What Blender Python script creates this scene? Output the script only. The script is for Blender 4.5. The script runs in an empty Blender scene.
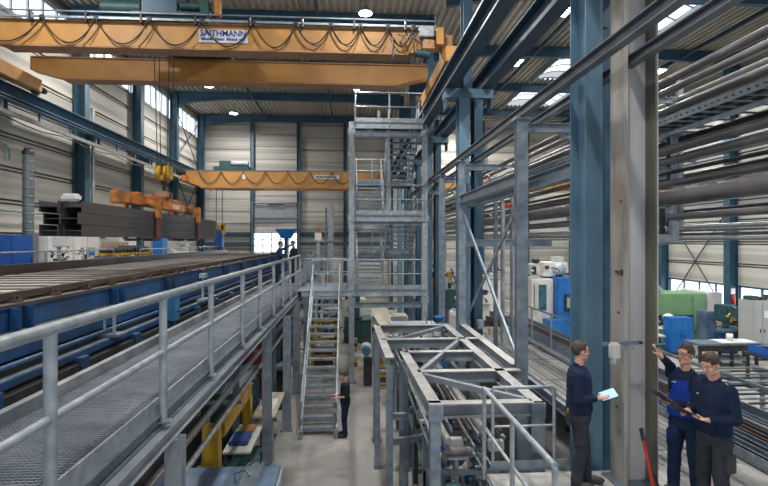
import bpy, bmesh, math, random
from mathutils import Vector, Matrix, noise
random.seed(7)
SC = bpy.context.scene
COL = SC.collection
R = math.radians
PI = math.pi
# ---------------------------------------------------------------- camera, world, exposure
cam_d = bpy.data.cameras.new('camera'); cam = bpy.data.objects.new('camera', cam_d); COL.objects.link(cam)
cam.location = (0, 0, 5.3); cam.rotation_euler = (R(90), 0, -R(3.8))
cam_d.sensor_width = 36; cam_d.lens = 24.0; cam_d.shift_y = -2/768; cam_d.clip_start = .05; cam_d.clip_end = 300
SC.camera = cam
SC.view_settings.view_transform = 'Standard'; SC.view_settings.look = 'None'
SC.view_settings.gamma = 1; SC.view_settings.use_curve_mapping = False
SC.view_settings.exposure = 0.35
w = bpy.data.worlds.new('world'); SC.world = w; w.use_nodes = True
w.node_tree.nodes['Background'].inputs[0].default_value = (.86, .93, 1, 1)
w.node_tree.nodes['Background'].inputs[1].default_value = .55
LAMP_W = 390
DAYLIGHT = 7.0
SKYLIGHT = 4.0

# ---------------------------------------------------------------- materials
MATS = {}
def mat(name, col, rough=.5, metal=0., col2=None, scale=3., stretch=(1, 1, 1), bump=0., mix=(.35, .65), detail=5, dirt=None, dirt_amt=.0, dirt_scale=.7, spec=.5):
    if name in MATS: return MATS[name]
    m = bpy.data.materials.new(name); m.use_nodes = True; nt = m.node_tree; N = nt.nodes; L = nt.links
    b = N['Principled BSDF']; b.inputs['Roughness'].default_value = rough; b.inputs['Metallic'].default_value = metal
    b.inputs['Specular IOR Level'].default_value = spec
    c1 = (*col, 1); c2 = (*(col2 or tuple(c*.72 for c in col)), 1)
    tc = N.new('ShaderNodeTexCoord'); mp = N.new('ShaderNodeMapping'); mp.inputs['Scale'].default_value = stretch
    L.new(tc.outputs['Object'], mp.inputs[0])
    nz = N.new('ShaderNodeTexNoise'); nz.inputs['Scale'].default_value = scale; nz.inputs['Detail'].default_value = detail
    L.new(mp.outputs[0], nz.inputs['Vector'])
    r = N.new('ShaderNodeValToRGB'); r.color_ramp.elements[0].position = mix[0]; r.color_ramp.elements[1].position = mix[1]
    r.color_ramp.elements[0].color = c1; r.color_ramp.elements[1].color = c2
    L.new(nz.outputs['Fac'], r.inputs[0]); out = r.outputs[0]
    if dirt:
        n2 = N.new('ShaderNodeTexNoise'); n2.inputs['Scale'].default_value = dirt_scale; n2.inputs['Detail'].default_value = 8; n2.inputs['Roughness'].default_value = .55
        L.new(mp.outputs[0], n2.inputs['Vector'])
        r2 = N.new('ShaderNodeValToRGB'); r2.color_ramp.elements[0].position = .62-dirt_amt*.3; r2.color_ramp.elements[1].position = .74-dirt_amt*.1
        r2.color_ramp.elements[0].color = (0, 0, 0, 1); r2.color_ramp.elements[1].color = (1, 1, 1, 1)
        L.new(n2.outputs['Fac'], r2.inputs[0])
        mx = N.new('ShaderNodeMix'); mx.data_type = 'RGBA'
        L.new(r2.outputs[0], mx.inputs[0]); L.new(out, mx.inputs[6]); mx.inputs[7].default_value = (*dirt, 1); out = mx.outputs[2]
    L.new(out, b.inputs['Base Color'])
    if bump:
        bp = N.new('ShaderNodeBump'); bp.inputs['Strength'].default_value = bump; bp.inputs['Distance'].default_value = .01
        L.new(nz.outputs['Fac'], bp.inputs['Height']); L.new(bp.outputs[0], b.inputs['Normal'])
    MATS[name] = m; return m
def emit(name, col, s):
    if name in MATS: return MATS[name]
    m = bpy.data.materials.new(name); m.use_nodes = True; nt = m.node_tree
    b = nt.nodes['Principled BSDF']; b.inputs['Base Color'].default_value = (*col, 1); b.inputs['Emission Color'].default_value = (*col, 1); b.inputs['Emission Strength'].default_value = s
    nz = nt.nodes.new('ShaderNodeTexNoise'); nz.inputs['Scale'].default_value = .8
    mr = nt.nodes.new('ShaderNodeMapRange'); mr.inputs[3].default_value = s*.85; mr.inputs[4].default_value = s*1.1
    nt.links.new(nz.outputs['Fac'], mr.inputs[0]); nt.links.new(mr.outputs[0], b.inputs['Emission Strength'])
    MATS[name] = m; return m

galv = mat('galvanised_steel', (.31, .37, .43), .42, .45, (.20, .25, .31), 6, bump=.15)
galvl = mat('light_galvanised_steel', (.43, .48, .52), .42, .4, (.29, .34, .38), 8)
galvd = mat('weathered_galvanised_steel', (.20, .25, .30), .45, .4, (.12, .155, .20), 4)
frameg = mat('zinc_beam', (.30, .34, .385), .5, .2, (.21, .245, .285), 2.5, dirt=(.16, .16, .17), dirt_amt=.3, bump=.1)
blue = mat('blue_column_paint', (.040, .105, .165), .45, .1, (.028, .08, .13), 2, dirt=(.02, .04, .06), dirt_amt=.2)
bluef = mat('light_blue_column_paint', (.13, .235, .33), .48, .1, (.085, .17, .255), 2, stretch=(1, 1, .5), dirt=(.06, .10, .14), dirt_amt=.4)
blued = mat('dark_blue_beam_paint', (.03, .07, .12), .5, .1, (.02, .05, .09), 2)
roofb = mat('roof_beam_paint', (.045, .115, .19), .5, .05, (.03, .085, .145), 1.5)
convb = mat('conveyor_blue_paint', (.015, .085, .24), .4, .05, (.01, .05, .14), 3, dirt=(.03, .035, .045), dirt_amt=.5)
machb = mat('machine_blue_paint', (.01, .16, .52), .4, 0, (.008, .12, .42), 2)
cabb = mat('cabinet_blue_paint', (.01, .10, .42), .45, 0, (.01, .07, .33), 1)
orange = mat('crane_orange_paint', (.53, .27, .075), .5, 0, (.42, .205, .055), 1.2, dirt=(.28, .14, .045), dirt_amt=.25, dirt_scale=.5)
brown = mat('brown_orange_paint', (.40, .21, .10), .55, 0, (.30, .15, .07), 1.5)
tongo = mat('lifting_beam_orange', (.55, .20, .03), .5, 0, (.36, .11, .02), 4, dirt=(.08, .05, .04), dirt_amt=.5, dirt_scale=2)
yellow = mat('yellow_paint', (.62, .37, .02), .45, 0, (.45, .26, .02), 3, dirt=(.10, .08, .03), dirt_amt=.4, dirt_scale=2)
black = mat('black_rubber', (.012, .012, .014), .5, 0, (.03, .03, .03), 5)
dark = mat('dark_oily_steel', (.055, .055, .06), .45, .3, (.025, .025, .03), 5)
rawst = mat('mill_scale_steel', (.11, .11, .125), .40, .4, (.06, .06, .07), 5, stretch=(1, .1, 1), dirt=(.12, .09, .07), dirt_amt=.2)
rustb = mat('rusty_rail_steel', (.13, .095, .075), .55, .3, (.07, .05, .042), 6, stretch=(1, .2, 1))
pipem = mat('grey_steel_pipe', (.27, .26, .27), .32, .4, (.16, .15, .155), 4, stretch=(1, .3, 1), dirt=(.09, .075, .07), dirt_amt=.3)
pipel = mat('pale_steel_pipe', (.45, .45, .44), .35, .4, (.30, .31, .32), 4)
wood = mat('worn_bed_boards', (.52, .48, .45), .7, 0, (.30, .27, .25), 4, stretch=(.2, 3, 1), dirt=(.09, .08, .075), dirt_amt=.5)
conc = mat('concrete_floor', (.42, .41, .39), .45, 0, (.29, .285, .275), .9, dirt=(.17, .165, .16), dirt_amt=.35, dirt_scale=.45, bump=.1)
deckm = mat('platform_boards', (.50, .50, .49), .6, 0, (.33, .33, .33), 2, stretch=(4, 1, 1), dirt=(.2, .2, .2), dirt_amt=.4)
curbm = mat('pale_curb', (.36, .37, .37), .7, 0, (.17, .19, .21), 2, dirt=(.08, .10, .12), dirt_amt=.7)
roofm = mat('corrugated_roof_sheet', (.50, .47, .40), .5, .1, (.38, .36, .31), 1, stretch=(1, .2, 1))
wallm = mat('wall_panel_beige', (.56, .55, .50), .75, 0, (.30, .30, .29), 1.5, stretch=(.04, .04, 1.7), mix=(.38, .66), dirt=(.20, .20, .20), dirt_amt=.35, dirt_scale=.5, bump=.3)  # dark level bands: ledge shadow painted into the colour, with panel dirt
walld = mat('wall_panel_grey', (.40, .40, .385), .75, 0, (.25, .25, .25), 1.2, stretch=(.3, .3, 2.5), dirt=(.15, .15, .15), dirt_amt=.4, dirt_scale=.5)
jointm = mat('wall_joint', (.13, .14, .14), .8, 0, (.09, .09, .10), 1)
white = mat('white_paint', (.72, .72, .70), .45, 0, (.60, .60, .59), 1.5)
offw = mat('offwhite_machine_paint', (.60, .60, .55), .5, 0, (.45, .45, .42), 2)
greyc = mat('grey_cabinet_paint', (.42, .43, .42), .5, 0, (.36, .37, .37), 1)
greenm = mat('green_machine_paint', (.20, .38, .19), .5, 0, (.16, .31, .155), 1.5)
teal = mat('teal_dark_paint', (.03, .09, .10), .5, 0, (.02, .06, .07), 3)
red = mat('red_paint', (.60, .04, .025), .4, 0, (.5, .03, .02), 3)
redd = mat('dark_red_paint', (.16, .015, .015), .5, 0, (.10, .01, .01), 3)
glassd = mat('machine_window_glass', (.04, .16, .22), .12, 0, (.02, .06, .09), 4)
paper = mat('white_paper', (.80, .80, .80), .7, 0, (.74, .74, .74), 2)
chrome = mat('bright_steel', (.62, .62, .62), .25, .8, (.5, .5, .5), 4)
signb = mat('sign_blue_ink', (.02, .02, .22), .6, 0, (.015, .015, .18), 2)
tankb = mat('blue_lid_paint', (.14, .22, .34), .4, .2, (.09, .15, .25), 1.5, dirt=(.05, .06, .08), dirt_amt=.5)
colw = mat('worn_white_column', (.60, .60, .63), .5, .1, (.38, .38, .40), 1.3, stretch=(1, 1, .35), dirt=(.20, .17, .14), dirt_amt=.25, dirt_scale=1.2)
colc = mat('worn_column_shade_cream', (.36, .355, .33), .55, .1, (.25, .24, .22), 2, stretch=(1, 1, .3), dirt=(.16, .10, .06), dirt_amt=.4, dirt_scale=2)  # left flange: worn paint with its shade mixed into the base colour
colo = mat('worn_column_shade_olive', (.17, .165, .135), .6, .1, (.10, .095, .08), 2, stretch=(1, 1, .3))  # right flange: same worn paint, its deeper shade painted in
rust = mat('rust', (.14, .055, .03), .8, 0, (.07, .03, .02), 8)
ledl = emit('lamp_lens', (1, .98, .92), 22)
dayw = emit('daylit_window', (.86, .93, 1.), DAYLIGHT*.25)
skyw = emit('daylit_skylight', (.92, .96, 1.), SKYLIGHT*.32)

# ---------------------------------------------------------------- mesh helpers
def frame(d, up=None):
    d = d.normalized(); up = Vector(up) if up else (Vector((0, 0, 1)) if abs(d.z) < .95 else Vector((0, 1, 0)))
    s = d.cross(up)
    if s.length < 1e-6: s = d.cross(Vector((1, 0, 0)))
    s.normalize(); u = s.cross(d).normalized(); return s, u
class MB:
    def __init__(self): self.v = []; self.f = []; self.sm = []
    def add(self, vs, fs, smooth=False):
        n = len(self.v); self.v += [Vector(v) for v in vs]; self.f += [tuple(i+n for i in f) for f in fs]; self.sm += [smooth]*len(fs); return self
    def box(self, x0, x1, y0, y1, z0, z1):
        return self.add([(x0, y0, z0), (x1, y0, z0), (x1, y1, z0), (x0, y1, z0), (x0, y0, z1), (x1, y0, z1), (x1, y1, z1), (x0, y1, z1)],
                        [(3, 2, 1, 0), (4, 5, 6, 7), (0, 1, 5, 4), (1, 2, 6, 5), (2, 3, 7, 6), (3, 0, 4, 7)])
    def bbox(self, x0, x1, y0, y1, z0, z1, b=.01):   # bevelled box
        bm = bmesh.new(); bmesh.ops.create_cube(bm, size=1)
        bmesh.ops.scale(bm, vec=(x1-x0, y1-y0, z1-z0), verts=bm.verts); bmesh.ops.translate(bm, vec=((x0+x1)/2, (y0+y1)/2, (z0+z1)/2), verts=bm.verts)
        bmesh.ops.bevel(bm, geom=bm.edges[:], offset=b, segments=2, affect='EDGES')
        self.frombm(bm); return self
    def frombm(self, bm, M=None, smooth=False):
        bm.verts.ensure_lookup_table(); vs = [(M @ v.co if M else v.co.copy()) for v in bm.verts]
        self.add(vs, [tuple(v.index for v in f.verts) for f in bm.faces], smooth); bm.free()
    def bar(self, p, q, w_, h_, up=None):           # rectangular bar from p to q
        return self.prism([(-w_/2, -h_/2), (w_/2, -h_/2), (w_/2, h_/2), (-w_/2, h_/2)], p, q, up)
    def prism(self, prof, p, q, up=None):
        p = Vector(p); q = Vector(q); s, u = frame(q-p, up); n = len(prof)
        vs = [p+s*a+u*b for a, b in prof]+[q+s*a+u*b for a, b in prof]
        fs = [tuple(range(n-1, -1, -1)), tuple(range(n, 2*n))]+[(i, (i+1) % n, n+(i+1) % n, n+i) for i in range(n)]
        fs = [fs[0][::-1], fs[1][::-1]]+[f[::-1] for f in fs[2:]]
        return self.add(vs, fs)
    def ib(self, p, q, h, b, tw=.012, tf=.018, up=None):   # I section, web along up
        h2, b2, t2 = h/2, b/2, tw/2
        pr = [(-b2, -h2), (b2, -h2), (b2, -h2+tf), (t2, -h2+tf), (t2, h2-tf), (b2, h2-tf), (b2, h2), (-b2, h2), (-b2, h2-tf), (-t2, h2-tf), (-t2, -h2+tf), (-b2, -h2+tf)]
        return self.prism(pr, p, q, up)
    def ch(self, p, q, h, b, t=.012, up=None, flip=1):      # channel section
        h2 = h/2; f = flip
        pr = [(0, -h2), (f*b, -h2), (f*b, -h2+t), (f*t, -h2+t), (f*t, h2-t), (f*b, h2-t), (f*b, h2), (0, h2)]
        if f < 0: pr = pr[::-1]
        return self.prism(pr, p, q, up)
    def tube(self, p, q, r, n=10, r2=None, cap=True):
        p = Vector(p); q = Vector(q); s, u = frame(q-p); r2 = r if r2 is None else r2
        vs = [p+(s*math.cos(2*PI*i/n)+u*math.sin(2*PI*i/n))*r for i in range(n)]+[q+(s*math.cos(2*PI*i/n)+u*math.sin(2*PI*i/n))*r2 for i in range(n)]
        self.add(vs, [(i, (i+1) % n, n+(i+1) % n, n+i)[::-1] for i in range(n)], True)
        if cap: self.add(vs, [tuple(range(n)), tuple(range(2*n-1, n-1, -1))])
        return self
    def path(self, pts, r, n=8, closed=False):
        pts = [Vector(p) for p in pts]; m = len(pts); vs = []; pu = None
        for i, p in enumerate(pts):
            d = (pts[min(i+1, m-1)]-pts[max(i-1, 0)]).normalized()
            if pu is None: s, u = frame(d)
            else:
                s = d.cross(pu)
                if s.length < 1e-5: s, u = frame(d)
                else: s.normalize(); u = s.cross(d)
            pu = u
            rr = r[i] if isinstance(r, (list, tuple)) else r
            vs += [p+(s*math.cos(2*PI*k/n)+u*math.sin(2*PI*k/n))*rr for k in range(n)]
        fs = [((i*n+k), (i*n+(k+1) % n), ((i+1)*n+(k+1) % n), ((i+1)*n+k))[::-1] for i in range(m-1) for k in range(n)]
        self.add(vs, fs, True); self.add(vs, [tuple(range(n)), tuple(range(m*n-1, (m-1)*n-1, -1))]); return self
    def ball(self, c, r, sx=1, sy=1, sz=1, sub=2):
        bm = bmesh.new(); bmesh.ops.create_icosphere(bm, subdivisions=sub, radius=r)
        M = Matrix.Translation(c) @ Matrix.Diagonal((sx, sy, sz, 1)); self.frombm(bm, M, True); return self
    def lathe(self, prof, c, axis=(0, 0, 1), n=16):
        c = Vector(c); a = Vector(axis).normalized(); s, u = frame(a)
        vs = [c+a*z+(s*math.cos(2*PI*k/n)+u*math.sin(2*PI*k/n))*r for r, z in prof for k in range(n)]
        m = len(prof)
        self.add(vs, [((i*n+k), (i*n+(k+1) % n), ((i+1)*n+(k+1) % n), ((i+1)*n+k))[::-1] for i in range(m-1) for k in range(n)], True)
        self.add(vs, [tuple(range(n)), tuple(range(m*n-1, (m-1)*n-1, -1))]); return self
    def rot(self, M):
        self.v = [M @ v for v in self.v]; return self
    def build(self, name, m, parent=None, local=False):
        me = bpy.data.meshes.new(name); o = bpy.data.objects.new(name, me)
        off = Vector((0, 0, 0))
        if parent is not None:
            if not local: off = WL(parent)
            o.parent = parent
        elif self.v and not local:
            xs = [v.x for v in self.v]; ys = [v.y for v in self.v]; zs = [v.z for v in self.v]
            off = Vector(((min(xs)+max(xs))/2, (min(ys)+max(ys))/2, min(zs))); o.location = off
        me.from_pydata([v-off for v in self.v], [], self.f)
        me.polygons.foreach_set('use_smooth', self.sm); me.materials.append(m); me.update()
        bm = bmesh.new(); bm.from_mesh(me); bmesh.ops.recalc_face_normals(bm, faces=bm.faces); bm.to_mesh(me); bm.free()
        COL.objects.link(o); return o
def WL(o):
    l = Vector((0, 0, 0))
    while o: l += o.location; o = o.parent
    return l
def tag(o, label=None, cat=None, group=None, kind=None):
    if label: o['label'] = label
    if cat: o['category'] = cat
    if group: o['group'] = group
    if kind: o['kind'] = kind
    return o
def thing(name, label, cat, loc=(0, 0, 0), group=None, rz=0):
    o = bpy.data.objects.new(name, None); COL.objects.link(o); o.location = loc; o.rotation_euler = (0, 0, rz); o.empty_display_size = .1
    return tag(o, label, cat, group)
def struct(name, mb, m, parent=None):
    o = mb.build(name, m, parent)
    if parent is None: o['kind'] = 'structure'
    return o
def dup(root, loc, rz=None, label=None, group=None):
    def cp(o, par):
        c = o.copy(); COL.objects.link(c)
        if par: c.parent = par
        for ch in KIDS.get(o.name, None) or [x for x in o.children]: cp(ch, c)
        return c
    r = cp(root, None); r.location = loc
    if rz is not None: r.rotation_euler = (0, 0, rz)
    if label: r['label'] = label
    if group: r['group'] = group
    return r
KIDS = {}
ORD = ['first', 'second', 'third', 'fourth', 'fifth', 'sixth', 'seventh', 'eighth', 'ninth', 'tenth', 'eleventh', 'twelfth', 'thirteenth', 'fourteenth', 'fifteenth', 'sixteenth', 'seventeenth', 'eighteenth', 'nineteenth', 'twentieth']
# ================================================================ the setting
XL, XM, XR, YB, ZR = -11.6, 3.4, 19.8, 40.0, 14.9
struct('floor', MB().box(XL-.3, XR+.3, -6, YB+.3, -.2, 0), conc)
def panel_wall(name, axis, at, a0, a1, z0, z1, m, dirn, ph=1.12, groove=.2, depth=.10, slab=.25):
    mb = MB(); jb = MB(); z = z0
    def bx(mb, d0, d1, a, b, za, zb):
        lo, hi = sorted((at+dirn*d0, at+dirn*d1))
        if axis == 'x': mb.box(lo, hi, a, b, za, zb)
        else: mb.box(a, b, lo, hi, za, zb)
    while z < z1-.05:
        zt = min(z+ph, z1); bx(mb, 0, depth, a0, a1, z, zt-groove)
        bx(mb, 0, depth*.55, a0, a1, zt-groove*.62, zt-groove*.32)
        z = zt
    bx(jb, -slab, 0, a0, a1, z0, z1)
    o = struct(name, mb, m); jb.build('joint_backing', jointm, o); return o
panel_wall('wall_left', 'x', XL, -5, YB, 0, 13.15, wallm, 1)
panel_wall('wall_left', 'x', XL, -5, YB, 14.45, 14.9, walld, 1)
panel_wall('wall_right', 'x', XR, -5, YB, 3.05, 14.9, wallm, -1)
panel_wall('wall_right', 'x', XR, -5, YB, 0, 1.3, walld, -1)
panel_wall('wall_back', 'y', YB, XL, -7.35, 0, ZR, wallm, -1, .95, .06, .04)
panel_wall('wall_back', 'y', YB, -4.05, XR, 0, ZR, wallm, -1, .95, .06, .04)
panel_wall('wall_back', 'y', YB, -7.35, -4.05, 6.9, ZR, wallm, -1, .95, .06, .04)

# roof: trapezoidal sheets running along the hall, open only at the skylights
RAFT = [-2.5, 3.5, 9.5, 15.5, 21.6, 27.5, 33.5, 39.4]
RAFR = [-5.0, 0.5, 6.7, 12.7, 18.7, 24.7, 30.5, 36.5, 39.9]
def sheet(x0, x1, y0, y1, z, pitch=.30, h=.10):
    mb = MB(); n = round((x1-x0)/pitch); p = (x1-x0)/n; pts = []
    for i in range(n):
        a = x0+i*p; pts += [(a, 0), (a+p*.38, 0), (a+p*.5, h), (a+p*.88, h)]
    pts.append((x1, 0)); vs = [(x, y0, z+dz) for x, dz in pts]+[(x, y1, z+dz) for x, dz in pts]; k = len(pts)
    mb.add(vs, [(i, i+1, k+i+1, k+i) for i in range(k-1)])
    vs2 = [(x, y, zz+.012) for x, y, zz in vs]; mb.add(vs2, [(k+i, k+i+1, i+1, i) for i in range(k-1)])
    return mb
SX0, SX1 = 10.7, 14.2
rf = sheet(XL-.2, SX0, -5, YB+.2, ZR); o = struct('ceiling', rf, roofm)
struct('ceiling', sheet(SX1, XR+.2, -5, YB+.2, ZR), roofm)
for i in range(len(RAFR)-1):
    a, b = RAFR[i], RAFR[i+1]
    struct('ceiling', sheet(SX0, SX1, a-.7 if i else -5, a+.45, ZR), roofm)
    n = i+1
    if b < 15 or i == 7: 
        struct('ceiling', sheet(SX0, SX1, a+.45, b-.7 if i < 7 else YB+.2, ZR), roofm); continue
    mb = MB(); k = 4; dy = (b-.7-a-.55)/k
    for j in range(k):
        ya = a+.45+j*dy+.03; yb = ya+dy-.06; seg = 6; vs = []
        for s in range(seg+1):
            t = s/seg; x = SX0+(SX1-SX0)*t; zz = ZR+.10+.45*math.sin(PI*t); vs += [(x, ya, zz), (x, yb, zz)]
        mb.add(vs, [(2*s, 2*s+1, 2*s+3, 2*s+2) for s in range(seg)], True)
    wn = struct('window_%d' % n, mb, skyw); fb = MB()
    for j in range(k+1):
        y = a+.45+j*dy; pts = [(SX0+(SX1-SX0)*s/8, y, ZR+.08+.45*math.sin(PI*s/8)) for s in range(9)]; fb.path(pts, .045, 6)
    fb.build('window_frame', galvl, wn)
    kb = MB(); kb.box(SX0-.06, SX0, a+.45, b-.7 if i < 7 else YB+.2, ZR-.28, ZR+.14); kb.box(SX1, SX1+.06, a+.45, b-.7 if i < 7 else YB+.2, ZR-.28, ZR+.14); kb.build('window_curb', galvl, wn)

# clerestory windows in the left wall, strip windows in the right wall
LY = [-1.5, 4.5, 10.4, 16.4, 22.2, 27.9, 33.5, 39.4]
for i in range(len(LY)-1):
    a, b = LY[i]+.15, LY[i+1]-.15
    wn = struct('window_%d' % (20+i), MB().box(XL-.1, XL-.06, a, b, 13.15, 14.45), dayw)
    fb = MB(); k = 6
    for j in range(k+1):
        y = a+(b-a)*j/k; fb.box(XL-.06, XL+.02, y-.035, y+.035, 13.15, 14.45)
    fb.box(XL-.06, XL+.03, a, b, 13.1, 13.2); fb.box(XL-.06, XL+.03, a, b, 14.38, 14.45); fb.build('window_frame', galvl, wn)
RY = [-5, 1, 7, 13, 19, 25.0, 30.7, 36.5, 39.9]
for i in range(len(RY)-1):
    a, b = RY[i]+.2, RY[i+1]-.2
    wn = struct('window_%d' % (30+i), MB().box(XR+.06, XR+.1, a, b, 1.3, 3.05), dayw)
    fb = MB(); k = 4
    for j in range(k+1):
        y = a+(b-a)*j/k; fb.box(XR-.02, XR+.06, y-.045, y+.045, 1.3, 3.05)
    fb.box(XR-.08, XR+.06, a, b, 2.95, 3.1); fb.box(XR-.08, XR+.06, a, b, 1.25, 1.35); fb.build('window_frame', roofb, wn)

# roll-up door in the back wall
dr = MB(); z = 5.95
while z < 6.85: dr.box(-7.35, -4.05, YB-.10, YB-.04, z, z+.28); z += .30
for k in range(13): dr.box(-7.35, -4.05, YB-.10, YB-.04, k*.3, k*.3+.285)
dr = struct('door_1', dr, white)
g = MB(); g.box(-7.35, -4.05, YB-.07, YB-.05, 3.9, 5.95); g.build('door_glazing', dayw, dr)
g = MB()
for k in range(5): g.box(-7.35, -4.05, YB-.12, YB-.05, 3.9+k*.5, 3.96+k*.5)
for k in range(6): g.box(-7.38+k*.66, -7.31+k*.66, YB-.12, YB-.05, 3.9, 5.95)
g.build('door_glazing_bars', galvl, dr)
g = MB(); g.box(-7.55, -7.38, YB-.35, YB-.05, 0, 8.3); g.box(-4.02, -3.85, YB-.35, YB-.05, 0, 8.3); g.build('door_guide', galvd, dr)
g = MB(); g.tube((-7.6, YB-.3, 8.2), (-3.8, YB-.3, 8.2), .07); g.tube((-6.3, YB-.3, 8.2), (-5.1, YB-.3, 8.2), .13); g.box(-7.4, -4, YB-.3, YB-.1, 6.85, 7.1); g.build('door_spring_shaft', galvd, dr)
for nm, (a, b) in {'sheet': (7.1, 8.05)}.items():
    g = MB().box(-7.35, -4.05, YB-.16, YB-.1, a, b); g.build('door_track_cover', galvl, dr)

# horizontal blue rails on the back wall
t = MB()
for z in (5.0, 5.75):
    t.box(-11.3, -7.6, YB-.22, YB-.06, z, z+.22); t.box(-3.8, 3.3, YB-.22, YB-.06, z, z+.22)
struct('trim_1', t, roofb)

# ---------------------------------------------------------------- building columns
def wall_col(x, y, z1, label, dx, wx=.34, wy=.36, m=blue):
    t = thing('wall_column', label, 'column', (x, y, 0), 'blue columns along the walls')
    MB().ib((x, y, 0), (x, y, z1), wx, wy, .02, .03, up=(1, 0, 0)).build('shaft', m, t)
    MB().box(x-.28, x+.28, y-.28, y+.28, 0, .04).build('base_plate', m, t)
    return t
for i, y in enumerate(LY[1:]):
    t = wall_col(XL+.42, y, ZR-.1, 'blue steel column on the left wall, %s from the back wall' % (ORD[6-i] if i < 6 else 'the one in the corner, nearest'), 1, .45, .40)
    if i < 6:
        b = MB(); b.ib((XL+.6, y, 9.5), (XL+1.15, y, 9.5), .35, .22, up=(0, 0, 1)); b.build('crane_bracket', blue, t)
for i, y in enumerate(RY[2:8]):
    t = wall_col(XR-.32, y, ZR-.1, 'blue steel column on the right wall, %s from the back wall' % (ORD[5-i]), -1, .5, .42)
for i, x in enumerate([-7.46, -3.94, -.38, 3.2, 6.8, 10.4, 14, 17.6]):
    wall_col(x, YB-.3, ZR-.1, 'blue post on the back wall, %s from its left corner' % ORD[i], 1, .26, .26, roofb)

def main_col(y, label, z1=ZR-.1, twin=False):
    t = thing('hall_column', label, 'column', (XM, y, 0), 'heavy blue columns between the halls')
    if twin:

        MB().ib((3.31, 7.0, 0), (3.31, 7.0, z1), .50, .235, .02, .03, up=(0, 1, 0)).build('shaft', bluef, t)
        MB().ib((3.74, 7.45, 0), (3.74, 7.45, z1), .46, .26, .02, .03, up=(0, 1, 0)).build('rear_shaft', blue, t)  # rear shaft takes the darker blue to paint in its shadow
        MB().box(3.15, 3.95, 6.7, 7.8, 0, .05).build('base_plate', blue, t)
        b = MB()
        for z in (1.2, 4.6, 8.4): b.box(3.31, 3.74, 7.2, 7.24, z, z+.25)
        b.build('batten_plate', blue, t)
    else:
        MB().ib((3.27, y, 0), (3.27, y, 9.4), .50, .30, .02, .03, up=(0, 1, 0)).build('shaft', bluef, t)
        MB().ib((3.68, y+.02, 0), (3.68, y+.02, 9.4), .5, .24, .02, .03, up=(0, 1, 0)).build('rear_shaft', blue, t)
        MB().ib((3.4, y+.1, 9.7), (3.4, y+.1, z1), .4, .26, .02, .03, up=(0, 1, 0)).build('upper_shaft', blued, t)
        MB().box(2.95, 4.0, y-.32, y+.32, 0, .05).build('base_plate', blue, t)
    MB().box(2.72, 4.1, y-.26, y+.26, 9.4, 9.66).build('head_plate', bluef, t)
    b = MB(); 
    for x in (2.76, 4.06): b.box(x-.02, x+.02, y-.22, y+.22, 9.1, 9.42)
    b.build('stiffener', blue, t)
    return t
MC = [(7.0, 'thick light blue steel column beside the man in glasses with a tablet', True), (14.7, 'blue steel column behind the braced steel frame, between both halls', False),
      (21.4, 'blue steel column just behind the stair tower', False), (27.5, 'blue steel column between halls, second from back wall', False), (33.5, 'blue steel column between halls, nearest the back wall', False)]
for y, l, tw in MC: main_col(y, l, twin=tw)

# roof beams
for side, (a, b) in enumerate(((XL+.3, XM-.14), (XM+.14, XR-.05))):
    for i, y in enumerate((RAFT[2:], RAFR[2:8])[side]):
        nm = 'left' if side == 0 else 'right'
        t = thing('roof_beam', 'blue transverse roof beam over the %s hall, %s from the back wall' % (nm, ORD[5-i]), 'beam', ((a+b)/2, y, ZR-.5), 'blue roof beams')
        MB().ib((a, y, ZR-.29), (b, y, ZR-.29), .50, .24, .015, .025).build('beam', roofb, t)
        hb = MB(); L = 3.2
        for e, s in ((a, 1), (b, -1)):
            pts = [(e, ZR-.54), (e+s*L, ZR-.54), (e+s*L*.5, ZR-.66), (e, ZR-.98)]
            vs = [(x, y-.02, z) for x, z in pts]+[(x, y+.02, z) for x, z in pts]
            hb.add(vs, [(0, 1, 2, 3), (7, 6, 5, 4), (0, 4, 5, 1), (1, 5, 6, 2), (2, 6, 7, 3), (3, 7, 4, 0)])
            hb.bar((e, y, ZR-.98), (e+s*L*.5, y, ZR-.66), .24, .025); hb.bar((e+s*L*.5, y, ZR-.66), (e+s*L, y, ZR-.55), .24, .025)
        hb.build('haunch', roofb, t)
for i, x in enumerate([-6.2, -1.3, 9.0, 16.5]):
    t = MB()
    for a, b in (zip(RAFT[2:], RAFT[3:]) if x < 3 else zip(RAFR[2:], RAFR[3:])): t.bar((x, a+.14, ZR-.42), (x, b-.14, ZR-.42), .09, .18)
    tag(t.build('roof_purlin', blued), 'dark blue lengthwise roof tie, %s from the left wall' % ORD[i], 'beam', 'lengthwise roof ties')
# wall wind bracing (crossed rods)
def cross(x, y0, y1, z0, z1, label):
    t = thing('wind_brace', label, 'brace', (x, (y0+y1)/2, z0), 'crossed rods on the side walls')
    MB().tube((x, y0, z0), (x, y1, z1), .035, 6).build('rod', dark, t); MB().tube((x+.05, y0, z1), (x+.05, y1, z0), .035, 6).build('rod', dark, t)
cross(XL+.3, 33.6, 39.3, 10.3, 14.2, 'crossed dark tie rods high in the left wall corner bay')
cross(XL+.3, 33.6, 39.3, 5.2, 10.0, 'crossed dark tie rods low in the left wall corner bay')
cross(XR-.25, 25.3, 30.4, 1.4, 7.0, 'crossed dark tie rods over the right wall windows')

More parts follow.
